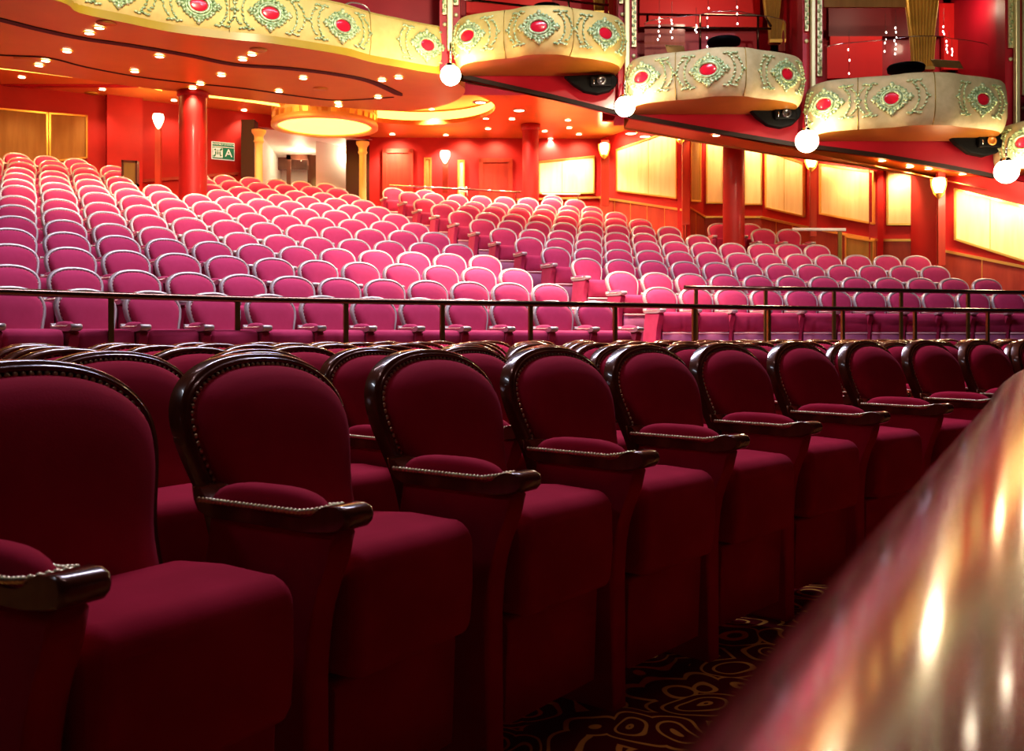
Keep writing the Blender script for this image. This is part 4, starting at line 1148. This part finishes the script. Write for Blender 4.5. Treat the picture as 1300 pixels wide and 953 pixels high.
# stage lanterns high in the hall
spot((4.5,3.0,10.5),(-1.8,11.4,1.8),900,60,1.0,COOL,.25)
spot((7.5,3.0,10.5),(4.0,14.6,2.2),1250,52,.9,COOL,.25)
spot((-5.0,3.0,10.5),(-3.5,11.5,2.0),520,54,1.0,COOL,.25)
area((0,10.0,9.5),(-.3,10.4,1.5),560,7,1.0,COOL,120)
# front light on the gilded balconies and the boxes
spot((1.0,-1.0,8.5),(-4.2,14.2,CZ+4.7),8500,34,.5,(1,.90,.66),.3)
spot((3.5,-1.0,8.5),(4.2,15.2,CZ+5.0),2800,38,.8,(1,.86,.62),.3)
# dim light over the front block
area((-.2,2.4,7.0),(.3,3.4,0),17,3.4,.10,(1,.66,.64),130)
area((-4.5,1.5,6.0),(.3,2.6,.8),7,1.6,.10,(.80,.88,1),100)
area((-1.0,8.0,8.0),(-.5,6.0,0),30,7,.2,(1,.74,.80),110)
# downlights
random.seed(3)
for (p,kind,px) in SPOTS:
    if kind=='s': spot(p-Vector((0,0,.03)),p-Vector((0,0,3)),120,110,.7,WARM,.05)
    elif kind=='l': spot(p-Vector((0,0,.03)),p+Vector((0,1.2,-3)),60,110,.7,(1,.80,.58),.05)
    elif kind=='b': spot(p-Vector((0,0,.03)),p-Vector((0,0,3)),55,110,.7,WARM,.05)
    else: spot(p-Vector((0,0,.03)),p-Vector((0,0,3)),210,120,.7,(1,.80,.58),.05)
# coves behind the soffit and warm fill over the last rows
for x,y,e in ((-9.2,16.2,30),(-7.6,17.4,30),(-5.9,18.6,30),(-4.6,19.3,22)):
    l=bpy.data.lights.new('cove_light','POINT'); l.energy=e; l.color=(1,.62,.22); l.shadow_soft_size=.15
    o=bpy.data.objects.new('cove_light',l); COL.objects.link(o); o.location=(x,y,CZ+4.55)
for x,y,e in ((-8.6,17.6,140),(-7.2,18.4,170),(-5.2,19.6,190),(-3.8,20.2,150),(-2.3,20.6,170),(-.6,20.2,170),(1.0,20.4,170),(2.2,19.0,150)):
    e=e*(1.5 if x<-3.3 else 2.6); z=CZ+(4.75 if x<-3.3 else min(hR(x,y),4.62)-.06)
    spot((x,y,z),(x,y,0),e,125,.6,(1,.60,.34),.06)
# wall washers above the cream panels
def wash(seg,pxs,en=60):
    en*=2.1
    a,b=seg
    for px in pxs:
        q=wpt(px,a,b); n=Vector(((b[1]-a[1]),-(b[0]-a[0]),0)).normalized()
        if n.y>0: n=-n
        q=q+n*.45; z=CZ+hR(q.x,q.y)-.06
        spot((q.x,q.y,z),(q.x-n.x*.9,q.y-n.y*.9,z-1.6),en*.36,128,.75,(1,.78,.45),.05)
wash((SP[0],SP[1]),(790,812,835,857),60); wash((SP[2],SP[3]),(905,955),75); wash((SP[3],SP[4]),(990,1015),55)
wash((SP[4],SP[5]),(1052,1095),60); wash((SP[6],SP[7]),(1143,),75); wash((SP[8],SP[9]),(1222,1255,1290),36)
wash((A_,Bk),(505,590,630,700,735),55)
# corridor
for x,y in ((-5.2,24.6),(-4.0,24.2)):
    l=bpy.data.lights.new('corridor_light','POINT'); l.energy=45; l.color=(1,.82,.55); l.shadow_soft_size=.2
    o=bpy.data.objects.new('corridor_light',l); COL.objects.link(o); o.location=(x,y,CZ+4.3)
# box interiors
for px,yy in ((690,-25),(890,-12),(1120,-20),(1215,10),(480,-20)):
    p=at(px,yy,17.3); l=bpy.data.lights.new('box_light','POINT'); l.energy=20; l.color=(1,.82,.6); l.shadow_soft_size=.1
    o=bpy.data.objects.new('box_light',l); COL.objects.link(o); o.location=p
# ------------------------------------------------------------------ camera
cam=bpy.data.cameras.new('camera'); co=bpy.data.objects.new('camera',cam); COL.objects.link(co)
co.location=(0,0,CZ); co.rotation_euler=(PI/2,0,0)
cam.sensor_width=36; cam.lens=36*F/1300; cam.shift_y=-(476.5-425)/1300; cam.clip_start=.02
cam.dof.use_dof=True; cam.dof.focus_distance=4.5; cam.dof.aperture_fstop=9
scene.camera=co
scene.view_settings.view_transform='Standard'; scene.view_settings.look='Medium High Contrast'
w=bpy.data.worlds.new('world'); scene.world=w; w.use_nodes=True
w.node_tree.nodes['Background'].inputs[0].default_value=(.5,.25,.22,1); w.node_tree.nodes['Background'].inputs[1].default_value=.006
